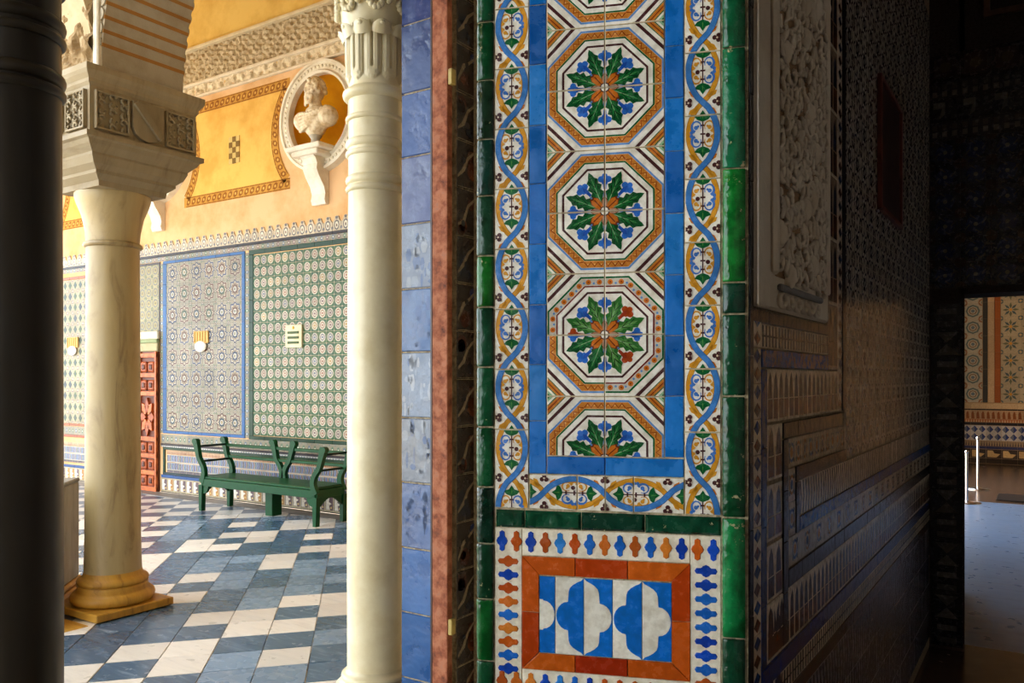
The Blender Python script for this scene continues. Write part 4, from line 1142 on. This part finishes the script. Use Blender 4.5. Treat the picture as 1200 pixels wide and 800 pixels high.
m = MB(); m.lathe([(.164, 2.45), (.17, 2.52), (.19, 2.62), (.222, 2.70), (.235, 2.745), (.235, 2.765)], 48); m.build('bell', 'column_marble', big)
def sq_lathe(mm, prof, col):
    for (h0, z0), (h1, z1) in zip(prof[:-1], prof[1:]):
        a = [(-h0, -h0, z0), (h0, -h0, z0), (h0, h0, z0), (-h0, h0, z0)]; b = [(-h1, -h1, z1), (h1, -h1, z1), (h1, h1, z1), (-h1, h1, z1)]
        for i in range(4): mm.face([a[i], a[(i + 1) % 4], b[(i + 1) % 4], b[i]], col)
    h, z = prof[-1]; mm.face([(-h, -h, z), (h, -h, z), (h, h, z), (-h, h, z)], col); h, z = prof[0]; mm.face([(-h, h, z), (h, h, z), (h, -h, z), (-h, -h, z)], col)
SC = (208, 196, 170)
m = MB(); sq_lathe(m, [(.235, 2.765), (.24, 2.80), (.28, 2.835), (.28, 2.855), (.315, 2.885), (.335, 2.93), (.335, 2.945), (.375, 2.985), (.39, 3.01), (.41, 3.02), (.41, 3.05)], SC); m.build('lower_moulding', 'pale_stone', big)
m = MB(); m.box(-.372, .372, -.372, .372, 3.05, 3.335, SC); blk = m.build('capital_block', 'pale_stone', big)
m = MB(); sq_lathe(m, [(.372, 3.335), (.385, 3.355), (.385, 3.375), (.405, 3.40), (.415, 3.42), (.415, 3.455)], SC); m.build('upper_moulding', 'pale_stone', big)
# carved panels and a shield with a bend on the four sides
def carved(mm, u0, u1, v0, v1, fr_=True):
    rnd = random.Random(int(u0 * 1000)); n = 5; k2 = 7
    mm.box(u0, u1, -.003, 0, v0, v1, (150, 134, 106))
    for a, b, c_, d in ((u0, u1, v0, v0 + .012), (u0, u1, v1 - .012, v1), (u0, u0 + .012, v0, v1), (u1 - .012, u1, v0, v1)): mm.box(a, b, -.026, 0, c_, d, SC, ch=.003)
    w = u1 - u0
    for i in range(3):
        for j in range(5):
            c = (u0 + w * (i + .5) / 3, v0 + (v1 - v0) * (j + .5) / 5); s = 1 if (i + j) % 2 else -1
            pts = [(c[0] + .026 * math.cos(t * .62 * s) * (1 - t / 12), -.016, c[1] + .026 * math.sin(t * .62 * s) * (1 - t / 12)) for t in range(9)]
            mm.tube(pts, .009, 5, SC)
for k in range(4):
    rz = k * PI / 2; ox, oy = math.sin(rz) * .372, -math.cos(rz) * .372
    for nm, u0, u1 in (('carved_panel', -.345, -.125), ('carved_panel', .135, .345)):
        m = MB(); carved(m, u0, u1, 3.075, 3.312); m.build(nm, 'pale_stone', blk, (ox, oy, 0), rz)
    m = MB()
    sh = [(-.105, 3.31), (-.105, 3.14), (-.085, 3.10), (-.05, 3.075), (0, 3.065), (.055, 3.075), (.09, 3.10), (.11, 3.14), (.11, 3.31)]
    m.prism(sh, -.030, 0, (200, 188, 160), 'y')
    m.prism([(-.105, 3.285), (-.075, 3.31), (.098, 3.125), (.075, 3.09)][::-1], -.048, -.028, (212, 200, 172), 'y')
    m.build('shield', 'pale_stone', blk, (ox, oy, 0), rz)

def arch_plate(mm, axis, a0, a1, b0, b1, spring, top, col, n=24):
    """wall strip over a round arch between a0 and a1 along one axis, thickness b0..b1 on the other"""
    c = (a0 + a1) / 2; r = (a1 - a0) / 2
    P = (lambda a, b, z: (a, b, z)) if axis == 'x' else (lambda a, b, z: (b, a, z))
    pts = [(c - r * math.cos(PI * k / n), spring + r * math.sin(PI * k / n)) for k in range(n + 1)]
    for (p, z), (q, w) in zip(pts[:-1], pts[1:]):
        for b in (b0, b1): mm.face([P(p, b, z), P(q, b, w), P(q, b, top), P(p, b, top)], col)
        mm.face([P(p, b0, z), P(q, b0, w), P(q, b1, w), P(p, b1, z)], col)
AS = (196, 176, 140)
m = MB()
for k in range(3): arch_plate(m, 'y', 2.86 - 3.2 * (k + 1) + .35, 2.86 - 3.2 * k, cx - .26, cx + .26, 3.46, 6.5, AS); m.box(cx - .26, cx + .26, 2.86 - 3.2 * (k + 1), 2.86 - 3.2 * (k + 1) + .35, 3.46, 6.5, AS)
for k in range(3): arch_plate(m, 'x', cx - .28 - 3.2 * (k + 1) + .35, cx - .28 - 3.2 * k, cy - .26, cy + .26, 3.46, 6.5, AS); m.box(cx - .28 - 3.2 * (k + 1), cx - .28 - 3.2 * (k + 1) + .35, cy - .26, cy + .26, 3.46, 6.5, AS)
m.box(cx - .28, cx + .28, 2.86, 3.42, 3.455, 6.5, AS)
tag(m.build('wall_arcade', 'plaster'), 'plastered arcade wall with round arches facing the courtyard', 'wall', kind='structure')
for lx, ly in ((cx, -.165), (-8.565, cy)):           # the neighbours along both arcades
    o = copy_tree(big); o.location = (lx, ly, 0); tag(o, 'marble courtyard column with block capital, one bay away from the corner', 'column', 'arcade columns next to the corner')
# transverse arch across the gallery from the corner column
ta = thing('trim_arch', 'grey plaster arch with ribbed underside springing from the corner column', 'arch'); tag(ta, kind='structure')
ax0, ax1, ay0, ay1 = -4.93, -1.64, 2.87, 3.44
m = MB(); arch_plate(m, 'x', ax0, ax1, ay0, ay1, 3.455, 6.5, (176, 164, 142), 40); m.build('arch_body', 'plaster', ta)
m = MB(); m.prism([(-.040, 0)] + [(-.040 + .040 * math.sin(t * PI / 8), .045 - .040 * math.cos(t * PI / 8)) for t in range(9)] + [(-.040, .085)], ay0 - .012, ay1 + .012, (172, 160, 138), 'y')
rib = m.data('arch_rib'); rib.materials.append(MAT['plaster'])
m = MB(); m.prism([(-.03, 0), (.004, 0), (.004, .022), (-.03, .022)], ay0 - .004, ay1 + .004, (168, 118, 56), 'y'); rib2 = m.data('arch_fillet'); rib2.materials.append(MAT['plaster'])
rr = (ax1 - ax0) / 2; acx = (ax0 + ax1) / 2
for k in range(1, 36):
    a = .085 * k / rr * 1.0 + .03
    if a > PI - .1: break
    x, z = acx - rr * math.cos(a), 3.455 + rr * math.sin(a)
    o = link('arch_rib', rib, ta, (x, 0, z)); o.rotation_euler = (0, a, 0)
    a += .012; x, z = acx - rr * math.cos(a), 3.455 + rr * math.sin(a)
    o = link('arch_fillet', rib2, ta, (x, 0, z)); o.rotation_euler = (0, a, 0)
m = frieze('s', -5.5, -4.985, 3.50, 4.7, 2.852, .04, 46, 42, (170, 144, 106), 9); m.build('carved_spandrel', 'stucco', ta)
m = MB(); m.box(-4.985, -4.93, ay0 - .03, ay0 + .01, 3.455, 4.8, (232, 220, 196), ch=.008); m.build('arris', 'plaster', ta)

# --- statue pedestal set diagonally in the courtyard corner
pd = thing('stone_pedestal', 'grey stone statue pedestal with ochre base in the courtyard corner', 'pedestal', (-5.800, 2.572, -.13), PI / 4)
m = MB(); m.box(-.46, .33, -.46, .46, 0, .190, ch=.01); m.build('footing', 'gold_stone', pd)
m = MB(); m.box(-.50, .478, -.50, .50, .190, .225, ch=.008); m.box(-.48, .468, -.48, .48, .225, .265, ch=.014); m.build('base', 'gold_stone', pd)
m = MB(); m.box(-.45, .45, -.45, .45, .265, .935, ch=.008); m.build('die', 'grey_stone', pd)
m = MB(); m.box(-.455, .455, -.455, .455, .935, .965, ch=.010); m.build('cap', 'grey_stone', pd)

# ---------------------------------------------------------------- green bench
bn = thing('garden_bench', 'long dark green wooden bench with scrolled arms against the tiled wall', 'bench', (-7.30, 6.20, 0))
GC = (2, 66, 28)
def sprofile(sgn, x0, w=.066, h0=.33, h1=.80):
    """S-curved upright in the x-z plane leaning out towards sgn"""
    pts = []
    for k in range(15):
        t = k / 14; z = h0 + (h1 - h0) * t
        dx = sgn * (.075 * math.sin(PI * min(1, t * 1.7)) * -.8 + .11 * t ** 1.4)
        pts.append((x0 + dx, z))
    return stroke(pts, [w * (1.25 - .45 * math.sin(PI * k / 14)) for k in range(15)], 0, 0), pts[-1]
def upright(sgn, x0, y, name='arm_post'):
    q, tip = sprofile(sgn, x0); m = MB()
    for p, _, _ in q:
        ar = sum(p[i - 1][0] * p[i][1] - p[i][0] * p[i - 1][1] for i in range(len(p)))
        m.prism(p if ar > 0 else p[::-1], y - .024, y + .024, GC, 'y')
    N = 14; c = (tip[0] + sgn * .004, tip[1]); m.prism([(c[0] + .046 * math.cos(2 * PI * k / N), c[1] + .034 * math.sin(2 * PI * k / N)) for k in range(N)], y - .027, y + .027, GC, 'y')
    m.build(name, 'green_paint', bn); return tip
m = MB()
m.box(-.94, .94, -.21, .22, .375, .405, GC, ch=.008); m.build('seat', 'green_paint', bn)
m = MB(); m.box(-.94, .94, -.215, -.185, .29, .375, GC, ch=.004); m.build('apron', 'green_paint', bn)
m = MB(); m.box(-.94, .94, .19, .215, .29, .375, GC, ch=.004); m.build('apron', 'green_paint', bn)
for x in (-.94, .94):
    m = MB(); m.box(x - .02, x + .02, -.2, .2, .29, .375, GC, ch=.004); m.build('side_rail', 'green_paint', bn)
    for y in (-.195, .195):
        m = MB(); m.prism([(x - .022, 0), (x + .022, 0), (x + .032, .30), (x - .032, .30)], y - .028, y + .028, GC, 'y'); m.build('leg', 'green_paint', bn)
        s = -1 if x < 0 else 1
        m = MB(); pts = [(x - s * .03, .30)] + [(x - s * (.03 + .10 * math.sin(t * PI / 12)), .30 - .10 * math.cos(t * PI / 12)) for t in range(7)]
        ar = sum(pts[i - 1][0] * pts[i][1] - pts[i][0] * pts[i - 1][1] for i in range(len(pts))); m.prism(pts if ar > 0 else pts[::-1], y - .015, y + .015, GC, 'y'); m.build('bracket', 'green_paint', bn)
    m = MB(); pts = [(-.17, .30), (-.17, .18)] + [(-.17 + .34 * (t / 10), .18 + .10 * math.sin(PI * t / 10)) for t in range(1, 10)] + [(.17, .18), (.17, .30)]
    m.prism(pts, x - .014, x + .014, GC, 'x'); m.build('side_arch', 'green_paint', bn)
    s = -1 if x < 0 else 1
    t1 = upright(s, x, -.195); upright(s, x, .195)
    for zz, dx in ((.575, .005), (.745, .07)):
        m = MB(); m.tube([(x + s * dx, -.195, zz), (x + s * dx, .195, zz)], .013, 8, (12, 34, 26)); m.build('arm_rail', 'green_paint', bn)
upright(-1, -.06, .195, 'back_post'); upright(1, .06, .195, 'back_post')
for zz in (.60, .735):
    m = MB(); m.box(-1.0, 1.0, .182, .208, zz - .018, zz + .018, GC, ch=.006); m.build('back_rail', 'green_paint', bn)
m = MB(); m.box(-.06, .06, -.02, .12, 0.0, .375, GC, ch=.006); m.build('middle_leg', 'green_paint', bn)

# ---------------------------------------------------------------- the dark room: side wall tiles
m = MB(); m.box(XR - .03, XR - .002, 1.905, 5.27, 0, 4.6, (150, 132, 106))
wall_right = tag(m.build('wall_right', 'grout'), 'unlit side wall covered in bands and panels of patterned tiles', 'wall', kind='structure')
RO = (XR - .010, 0, 0)
def rt(key, fn, y, z, mat='glaze_room', jit=.005, name='tile', th_off=0.0):
    return tile(('r',) + key, fn, wall_right, RO, PI / 2, y, z, mat, name, th_off, jit)
def rrun(key, y0, z0, y1, z1, col, seg, vertical=False, th=.010, fn=None, nvar=1, name='tile'):
    L = (z1 - z0) if vertical else (y1 - y0); n = max(1, round(L / seg)); d = L / n
    for k in range(n):
        w, h = ((y1 - y0), d) if vertical else (d, (z1 - z0)); v = k % nvar
        S = fn(v, w, h) if fn else ()
        rt((key, v, round(w, 4), round(h, 4), col), lambda w=w, h=h, S=S: tile_mb(w - .0012, h - .0012, th, col, S, .0012), y0 if vertical else y0 + k * d, z0 + k * d if vertical else z0, name=name)
WT = (220, 206, 180); BK = (18, 16, 22); NB = (14, 50, 110); BR = (96, 44, 22)
def beads(v, w, h):
    S = []
    for k in range(2):
        S += [([(w / 2, h * (k + .08) / 2), (w * .92, h * (k + .5) / 2), (w / 2, h * (k + .92) / 2), (w * .08, h * (k + .5) / 2)], (18, 60, 120) if k else (110, 54, 24), 1)]
    return S
def ribs(v, w, h):
    S = []; n = max(2, int(w / .024))
    for k in range(n): S += rect(w * (k + .15) / n, h * .06, w * (k + .62) / n, h * .94, (72, 46, 34) if k % 2 else (50, 40, 44), 1)
    S += rect(0, h * .46, w, h * .54, (60, 44, 40), 2); return S
def merlon(v, w, h):
    S = rect(0, 0, w, h * .06, WT, 1); n = 2
    for k in range(n):
        a, b = w * (k + .10) / n, w * (k + .90) / n; m_ = (a + b) / 2
        S.append(([(a, h * .04), (b, h * .04), (b, h * .42), (m_ + (b - a) * .02, h * .42), (a, h * .42)], (110, 52, 18) if k else (84, 40, 24), 1))
        S.append(([(a, h * .44), (b - (b - a) * .1, h * .44), (b - (b - a) * .22, h * .80), (m_, h * .95), (a + (b - a) * .12, h * .80)], (26, 42, 78) if k else (70, 36, 28), 1))
    return S
def floral(v, w, h):
    S = []
    for i in range(max(1, int(w / .07))):
        c = (w * (i + .5) / max(1, int(w / .07)), h / 2)
        S += ringp(c, .020, .028, 8, 0, [(60, 84, 130), (150, 100, 40)][(i + v) % 2], 1); S += disc(c, .014, [(160, 110, 50), (60, 80, 110)][(i + v) % 2], 1, 7)
        for q in range(4): S += disc((c[0] + .030 * math.cos(q * PI / 2 + .8), c[1] + .030 * math.sin(q * PI / 2 + .8)), .008, (70, 90, 80), 2, 5)
    return S
def star2(v, w, h):
    c = (w / 2, h / 2); S = []
    for (r0, r1, col, ly) in ((.066, .044, (36, 62, 112), 1), (.052, .034, (206, 196, 176), 2), (.036, .024, (60, 50, 56), 3)):
        S.append(([(c[0] + (r0 if k % 2 == 0 else r1) * math.cos(k * PI / 8), c[1] + (r0 if k % 2 == 0 else r1) * math.sin(k * PI / 8)) for k in range(16)], col, ly))
    S += disc(c, .012, (150, 150, 140), 4, 6)
    for x, y in ((0, 0), (w, 0), (0, h), (w, h)): S += disc((x, y), .030, (70, 44, 44), 1, 8); S += disc((x, y), .016, (150, 142, 124), 2, 6)
    return S
def herring(v, w, h):
    S = []
    for k in range(4):
        x = w * k / 4; S.append(([(x, 0), (x + w * .11, 0), (x + w * .2, h * .5), (x + w * .11, h), (x, h), (x + w * .09, h * .5)], [(34, 52, 96), (62, 52, 60)][k % 2], 1))
    return S
# edge: dark nosing, bead strip, blue fillet
rrun('edge', 1.860, 0, 1.888, 4.2, BK, .20, True, .013)
rrun('bead', 1.888, .02, 1.953, 1.705, WT, .085, True, .011, beads)
rrun('fil', 1.955, .05, 2.000, 1.570, NB, .18, True, .012)
# bands below the stucco panel
rrun('blk', 1.888, 1.680, 2.66, 1.712, BK, .14, th=.012); rrun('rib', 1.955, 1.620, 2.66, 1.679, WT, .14, th=.011, fn=ribs)
rrun('blu', 1.955, 1.574, 2.66, 1.618, (16, 66, 136), .16, th=.014); rrun('mer', 2.002, 1.440, 2.80, 1.572, WT, .10, th=.011, fn=merlon)
for k in range(5):
    z1 = 1.436 - .148 * k
    rt(('mcol',), lambda: tile_mb(.134, .138, .011, WT, merlon(0, .134, .138), .0012), 2.003, z1 - .140)
# stepped frame
rrun('blk', 2.142, 1.392, 2.86, 1.434, BK, .14, th=.014); rrun('blkv', 2.142, .86, 2.186, 1.390, BK, .14, True, .014)
rrun('flo', 2.190, 1.312, 2.90, 1.390, (176, 164, 142), .14, th=.011, fn=floral, nvar=2); rrun('flv', 2.190, 1.13, 2.266, 1.310, (176, 164, 142), .09, True, .011, floral, 2)
rrun('blk', 2.270, 1.270, 2.92, 1.310, BK, .14, th=.014); rrun('blkv', 2.270, 1.130, 2.306, 1.268, BK, .14, True, .014)
rrun('her', 2.31, 1.172, 5.25, 1.268, WT, .12, th=.011, fn=herring, nvar=1); rrun('blu2', 2.31, 1.130, 5.25, 1.170, (20, 70, 140), .14, th=.014)
rrun('flo', 2.190, 1.050, 5.25, 1.128, (176, 164, 142), .14, th=.011, fn=floral, nvar=2); rrun('blk', 2.190, 1.000, 5.25, 1.048, BK, .14, th=.014)
rrun('mer2', 2.003, .852, 5.25, .996, WT, .10, th=.011, fn=merlon)
rrun('blu', 1.955, .800, 5.25, .850, (14, 44, 116), .16, th=.014); rrun('rib', 1.955, .735, 5.25, .798, WT, .14, th=.011, fn=ribs); rrun('brn', 1.955, .690, 5.25, .733, (60, 36, 26), .16, th=.012)
for j in range(4): rrun('her', 1.957, .06 + .157 * j, 5.25, .06 + .157 * (j + 1), (110, 108, 112), .16, th=.010, fn=herring)
# strips beside the stucco panel and the large star panel
rrun('merv', 2.662, 1.574, 2.790, 3.40, (150, 128, 104), .21, True, .011, merlon); rrun('beadv', 2.802, 1.44, 2.862, 3.6, WT, .085, True, .011, beads); rrun('lin', 2.866, 1.44, 2.912, 3.6, BK, .2, True, .014)
for i in range(17):
    for j in range(17):
        rt(('st2',), lambda: tile_mb(.1365, .1365, .010, (180, 170, 150), star2(0, .1378, .1378), .001), 2.916 + .1378 * i, 1.275 + .1378 * j)
# carved stucco panel
sp = thing('stucco_panel', 'tall cream stucco panel with deep carved foliage beside the tiled jamb', 'relief panel', (XR, 0, 0)); tag(sp, kind='structure'); sp.name = 'trim_stucco'
SPC = (240, 228, 208)
m = MB(); m.box(-.012, .008, 1.892, 2.630, 1.716, 3.6, SPC, ch=.006); m.build('slab', 'plaster', sp)
m = MB(); m.box(.008, .013, 1.892, 1.985, 1.716, 3.6, SPC, ch=.004); m.build('left_border', 'plaster', sp)
m = MB(); m.box(.008, .024, 2.000, 2.035, 1.80, 3.6, SPC, ch=.008); m.build('left_bead', 'plaster', sp)
m = MB(); m.box(.008, .016, 2.575, 2.628, 1.80, 3.6, SPC, ch=.005); m.build('right_border', 'plaster', sp)
m = MB(); m.box(.008, .022, 2.06, 2.50, 1.765, 1.782, (150, 150, 150), ch=.004)
for k in range(6): m.grid(lambda u, v, k=k: (.014 + .007 * math.cos(2 * PI * v), 2.09 + .072 * k + (.028 + .007 * math.sin(2 * PI * v)) * math.cos(2 * PI * u), 1.742 + (.016 + .006 * math.sin(2 * PI * v)) * math.sin(2 * PI * u)), 12, 5, SPC, True)
m.build('guilloche', 'plaster', sp)
m = MB(); m.box(.008, .010, 2.045, 2.568, 1.80, 3.6, (176, 142, 104)); m.build('carved_ground', 'plaster', sp)  # darker ground puts the shade of the recesses into the colour
m = MB(); rnd = random.Random(21)
for r_ in range(34):
    for c_ in range(13):
        y, z = 2.064 + .0402 * c_ + rnd.uniform(-.008, .008), 1.820 + .046 * r_ + rnd.uniform(-.014, .014); s = 1 if (r_ + c_) % 2 else -1; r = rnd.uniform(.010, .017); a0 = rnd.uniform(0, 6)
        pts = [(.010 + .011 * math.sin(PI * (t + 1) / 9), y + r * math.cos(a0 + t * .62 * s) * (1 - t / 12), z + 1.9 * r * math.sin(a0 + t * .62 * s) * (1 - t / 12)) for t in range(8)]
        m.tube(pts, [.0078 - .0005 * t for t in range(8)], 5, SPC)
        if rnd.random() < .6: m.ell((.012, y + .018, z + .02), (.012, .009, .022), SPC, 6, 4)
        if rnd.random() < .06: m.ell((.016, y, z), (.020, .022, .034), SPC, 8, 6)
fo = m.build('carved_foliage', 'plaster', sp); fo['kind'] = 'stuff'
# framed wooden panel hung high on the star tiles
wp = thing('framed_panel', 'small red-brown framed wooden panel hung on the unlit star tiles', 'framed panel', (XR + .002, 3.52, 2.22)); wp.scale = (.6, .95, .72)
for a in ((0, .03, 0, .75), (.57, .60, 0, .75)): m = MB(); m.box(0, .03, a[0], a[1], a[2], a[3], (110, 50, 34), ch=.004); m.build('frame_side', 'wood', wp)
for a in (0, .72): m = MB(); m.box(0, .03, 0.03, .57, a, a + .03, (110, 50, 34), ch=.004); m.build('frame_rail', 'wood', wp)
m = MB(); m.box(0, .012, .03, .57, .03, .72, (60, 34, 26)); m.build('board', 'wood', wp)

# ---------------------------------------------------------------- far wall of the dark room, with its doorway
YF = 5.27
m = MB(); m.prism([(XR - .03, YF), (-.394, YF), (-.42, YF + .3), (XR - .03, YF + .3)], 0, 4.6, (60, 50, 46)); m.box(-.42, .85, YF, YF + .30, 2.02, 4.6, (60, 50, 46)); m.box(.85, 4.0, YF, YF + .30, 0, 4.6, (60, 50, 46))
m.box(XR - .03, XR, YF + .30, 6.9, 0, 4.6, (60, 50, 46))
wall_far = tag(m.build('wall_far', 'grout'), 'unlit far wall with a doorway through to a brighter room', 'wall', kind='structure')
def ft(key, fn, x, z, name='tile'): return tile(('f',) + key, fn, wall_far, (x, YF, 0), 0, 0, z, 'glaze', name, 0, .004)
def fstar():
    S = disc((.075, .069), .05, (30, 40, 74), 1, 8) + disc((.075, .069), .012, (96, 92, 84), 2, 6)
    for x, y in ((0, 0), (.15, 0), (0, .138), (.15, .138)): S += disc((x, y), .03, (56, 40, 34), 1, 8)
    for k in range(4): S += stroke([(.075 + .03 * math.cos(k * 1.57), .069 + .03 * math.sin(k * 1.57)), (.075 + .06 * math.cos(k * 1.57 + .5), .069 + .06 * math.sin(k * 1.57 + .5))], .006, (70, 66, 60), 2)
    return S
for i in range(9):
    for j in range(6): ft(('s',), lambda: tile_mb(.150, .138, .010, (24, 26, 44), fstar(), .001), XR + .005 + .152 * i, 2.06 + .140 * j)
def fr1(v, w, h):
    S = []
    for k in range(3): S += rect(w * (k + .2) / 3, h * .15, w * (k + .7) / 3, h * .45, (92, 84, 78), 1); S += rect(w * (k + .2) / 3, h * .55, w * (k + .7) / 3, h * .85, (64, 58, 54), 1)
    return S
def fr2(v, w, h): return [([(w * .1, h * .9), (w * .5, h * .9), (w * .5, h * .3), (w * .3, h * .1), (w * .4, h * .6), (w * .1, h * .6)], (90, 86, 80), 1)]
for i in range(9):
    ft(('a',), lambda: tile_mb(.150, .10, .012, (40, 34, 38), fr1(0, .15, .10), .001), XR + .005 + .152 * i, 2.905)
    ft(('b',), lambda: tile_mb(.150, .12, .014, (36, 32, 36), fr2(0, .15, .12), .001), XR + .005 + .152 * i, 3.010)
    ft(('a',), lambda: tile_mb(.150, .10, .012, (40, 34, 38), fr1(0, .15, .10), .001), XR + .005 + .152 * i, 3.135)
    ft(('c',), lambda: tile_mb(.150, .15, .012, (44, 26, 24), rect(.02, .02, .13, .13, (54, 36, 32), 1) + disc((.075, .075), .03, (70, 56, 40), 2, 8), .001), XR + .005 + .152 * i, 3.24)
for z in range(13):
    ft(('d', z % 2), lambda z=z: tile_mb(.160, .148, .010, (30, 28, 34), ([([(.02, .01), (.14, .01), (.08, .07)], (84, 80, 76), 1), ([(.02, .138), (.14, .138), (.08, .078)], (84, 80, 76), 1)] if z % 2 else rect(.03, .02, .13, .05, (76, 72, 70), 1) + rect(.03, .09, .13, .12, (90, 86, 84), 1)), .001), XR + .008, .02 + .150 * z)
m = MB(); m.box(-.30, 1.5, YF - .03, YF, 3.55, 3.58, (90, 60, 44)); m.build('upper_frame', 'wood', wall_far)
m = MB(); m.box(-.30, -.27, YF - .03, YF, 3.58, 4.4, (90, 60, 44)); m.build('upper_frame', 'wood', wall_far)

# ---------------------------------------------------------------- the room beyond
YE = 17.0
m = MB(); m.box(-2.2, 4.2, YE, YE + .3, 0, 4.6, (170, 150, 120))
wall_end = tag(m.build('wall_end', 'paint'), 'tiled end wall of the room seen through the doorway', 'wall', kind='structure')
def et(key, fn, x, z, name='tile'): return tile(('e',) + key, fn, wall_end, (x, YE, 0), 0, 0, z, 'glaze_far', name, 0, .004)
def big_a(v):
    w, h = .30, .30; c = (w / 2, h / 2); S = rect(0, 0, w, h, (172, 176, 166), 1)
    S += ringp(c, .085, .115, 8, 0, (88, 112, 116), 2); S += ringp(c, .05, .066, 8, 0, (120, 92, 70), 2); S += disc(c, .03, (96, 120, 140), 2, 8)
    for x, y in ((0, 0), (w, 0), (0, h), (w, h)): S += ringp((x, y), .04, .07, 8, 0, (140, 104, 76), 2); S += disc((x, y), .026, (96, 112, 104), 2, 8)
    return S
def big_b(v):
    w, h = .30, .30; c = (w / 2, h / 2); S = rect(0, 0, w, h, (170, 164, 144), 1)
    for q in range(8): S.append(place([(.02, 0), (.07, -.022), (.13, 0), (.07, .022)], c, q * PI / 4, 1, (70, 92, 100) if q % 2 else (96, 104, 84), 2))
    S += disc(c, .026, (206, 150, 60), 3, 8)
    for x, y in ((0, 0), (w, 0), (0, h), (w, h)): S += disc((x, y), .045, (84, 104, 112), 2, 8); S += disc((x, y), .02, (196, 176, 130), 3, 6)
    return S
for j in range(7):
    for i in range(3): et(('A',), lambda: tile_mb(.298, .298, .01, C['cream'], big_a(0), .001), -1.89 + .30 * i, 1.10 + .30 * j)
    for i in range(6): et(('B',), lambda: tile_mb(.298, .298, .01, C['cream'], big_b(0), .001), -.705 + .30 * i, 1.10 + .30 * j)
    et(('l',), lambda: tile_mb(.075, .298, .016, (34, 40, 44), (), .002), -.985, 1.10 + .30 * j, 'frame_tile'); et(('m',), lambda: tile_mb(.10, .298, .012, (190, 170, 140), (), .002), -.905, 1.10 + .30 * j, 'frame_tile'); et(('n',), lambda: tile_mb(.09, .298, .016, (150, 84, 34), (), .002), -.80, 1.10 + .30 * j, 'frame_tile')
def tri(v):
    S = rect(0, 0, .24, .27, (190, 196, 204), 1)
    for a in range(2):
        for b in range(2):
            x, y = .12 * a, .135 * b; S.append(([(x + .06, y + .005), (x + .115, y + .0675), (x + .06, y + .13)], (34, 60, 128), 2)); S.append(([(x + .06, y + .005), (x + .005, y + .0675), (x + .06, y + .13)], (96, 110, 140), 2))
    return S
def mer3(v):
    S = rect(0, 0, .24, .15, (176, 150, 118), 1)
    for k in range(3): S.append(([(.08 * k + .01, 0), (.08 * k + .06, 0), (.08 * k + .05, .10), (.08 * k + .035, .14), (.08 * k + .01, .10)], (130, 74, 34), 2))
    return S
def mot3(v): return rect(0, 0, .24, .16, (60, 52, 50), 1) + [([(.02, .02), (.16, .02), (.22, .08), (.13, .09), (.10, .14), (.02, .14)], (214, 190, 140), 2)]
for i in range(10):
    x = -1.9 + .242 * i
    et(('w1',), lambda: tile_mb(.24, .10, .01, (190, 172, 140), (), .001), x, .985); et(('w2',), lambda: tile_mb(.24, .022, .014, (30, 28, 34), (), .001), x, .96)
    et(('w3',), lambda: tile_mb(.24, .15, .01, C['cream'], mer3(0), .001), x, .805); et(('w4',), lambda: tile_mb(.24, .055, .01, (170, 110, 70), stripe((170, 110, 70), (206, 190, 160))(0, .24, .055), .001), x, .745); et(('w5',), lambda: tile_mb(.24, .05, .012, (34, 34, 44), (), .001), x, .69)
    et(('w6',), lambda: tile_mb(.24, .27, .01, C['cream'], tri(0), .001), x, .415); et(('w7',), lambda: tile_mb(.24, .09, .01, (150, 134, 110), stripe((150, 134, 110), (70, 60, 66))(0, .24, .09), .001), x, .32); et(('w8',), lambda: tile_mb(.24, .05, .01, (50, 60, 110), (), .001), x, .265)
    et(('w9',), lambda: tile_mb(.24, .16, .01, C['cream'], mot3(0), .001), x, .10); et(('w10',), lambda: tile_mb(.24, .09, .01, (40, 34, 32), (), .001), x, .005)
def stanchion(x, y, h, label):
    t = thing('barrier_post', label, 'barrier post', (x, y, 0))
    m = MB(); m.lathe([(.16, 0), (.16, .008), (.05, .018), (.02, .03)], 28); m.build('foot', 'steel', t)
    m = MB(); m.lathe([(.017, .02), (.017, h)], 16); m.build('post', 'steel', t)
    m = MB(); m.lathe([(.017, h - .01), (.024, h - .005), (.024, h + .02), (.010, h + .03)], 16); m.build('cap', 'steel', t)
stanchion(-.84, 11.55, .62, 'shorter slim steel barrier post standing at the edge of the lit floor')
stanchion(-.814, 13.04, .70, 'slim steel barrier post standing between the other post and the end wall')
mt = thing('floor_mat', 'flat black mat lying on the floor beyond the doorway', 'mat', (-.10, 12.3, 0))
m = MB(); m.box(-.45, .6, -.35, .35, 0, .012, (22, 22, 26), ch=.004); m.build('pad', 'dark_metal', mt); m = MB(); m.box(-.45, .6, -.35, -.31, .012, .016, (40, 40, 44)); m.build('hem', 'dark_metal', mt)
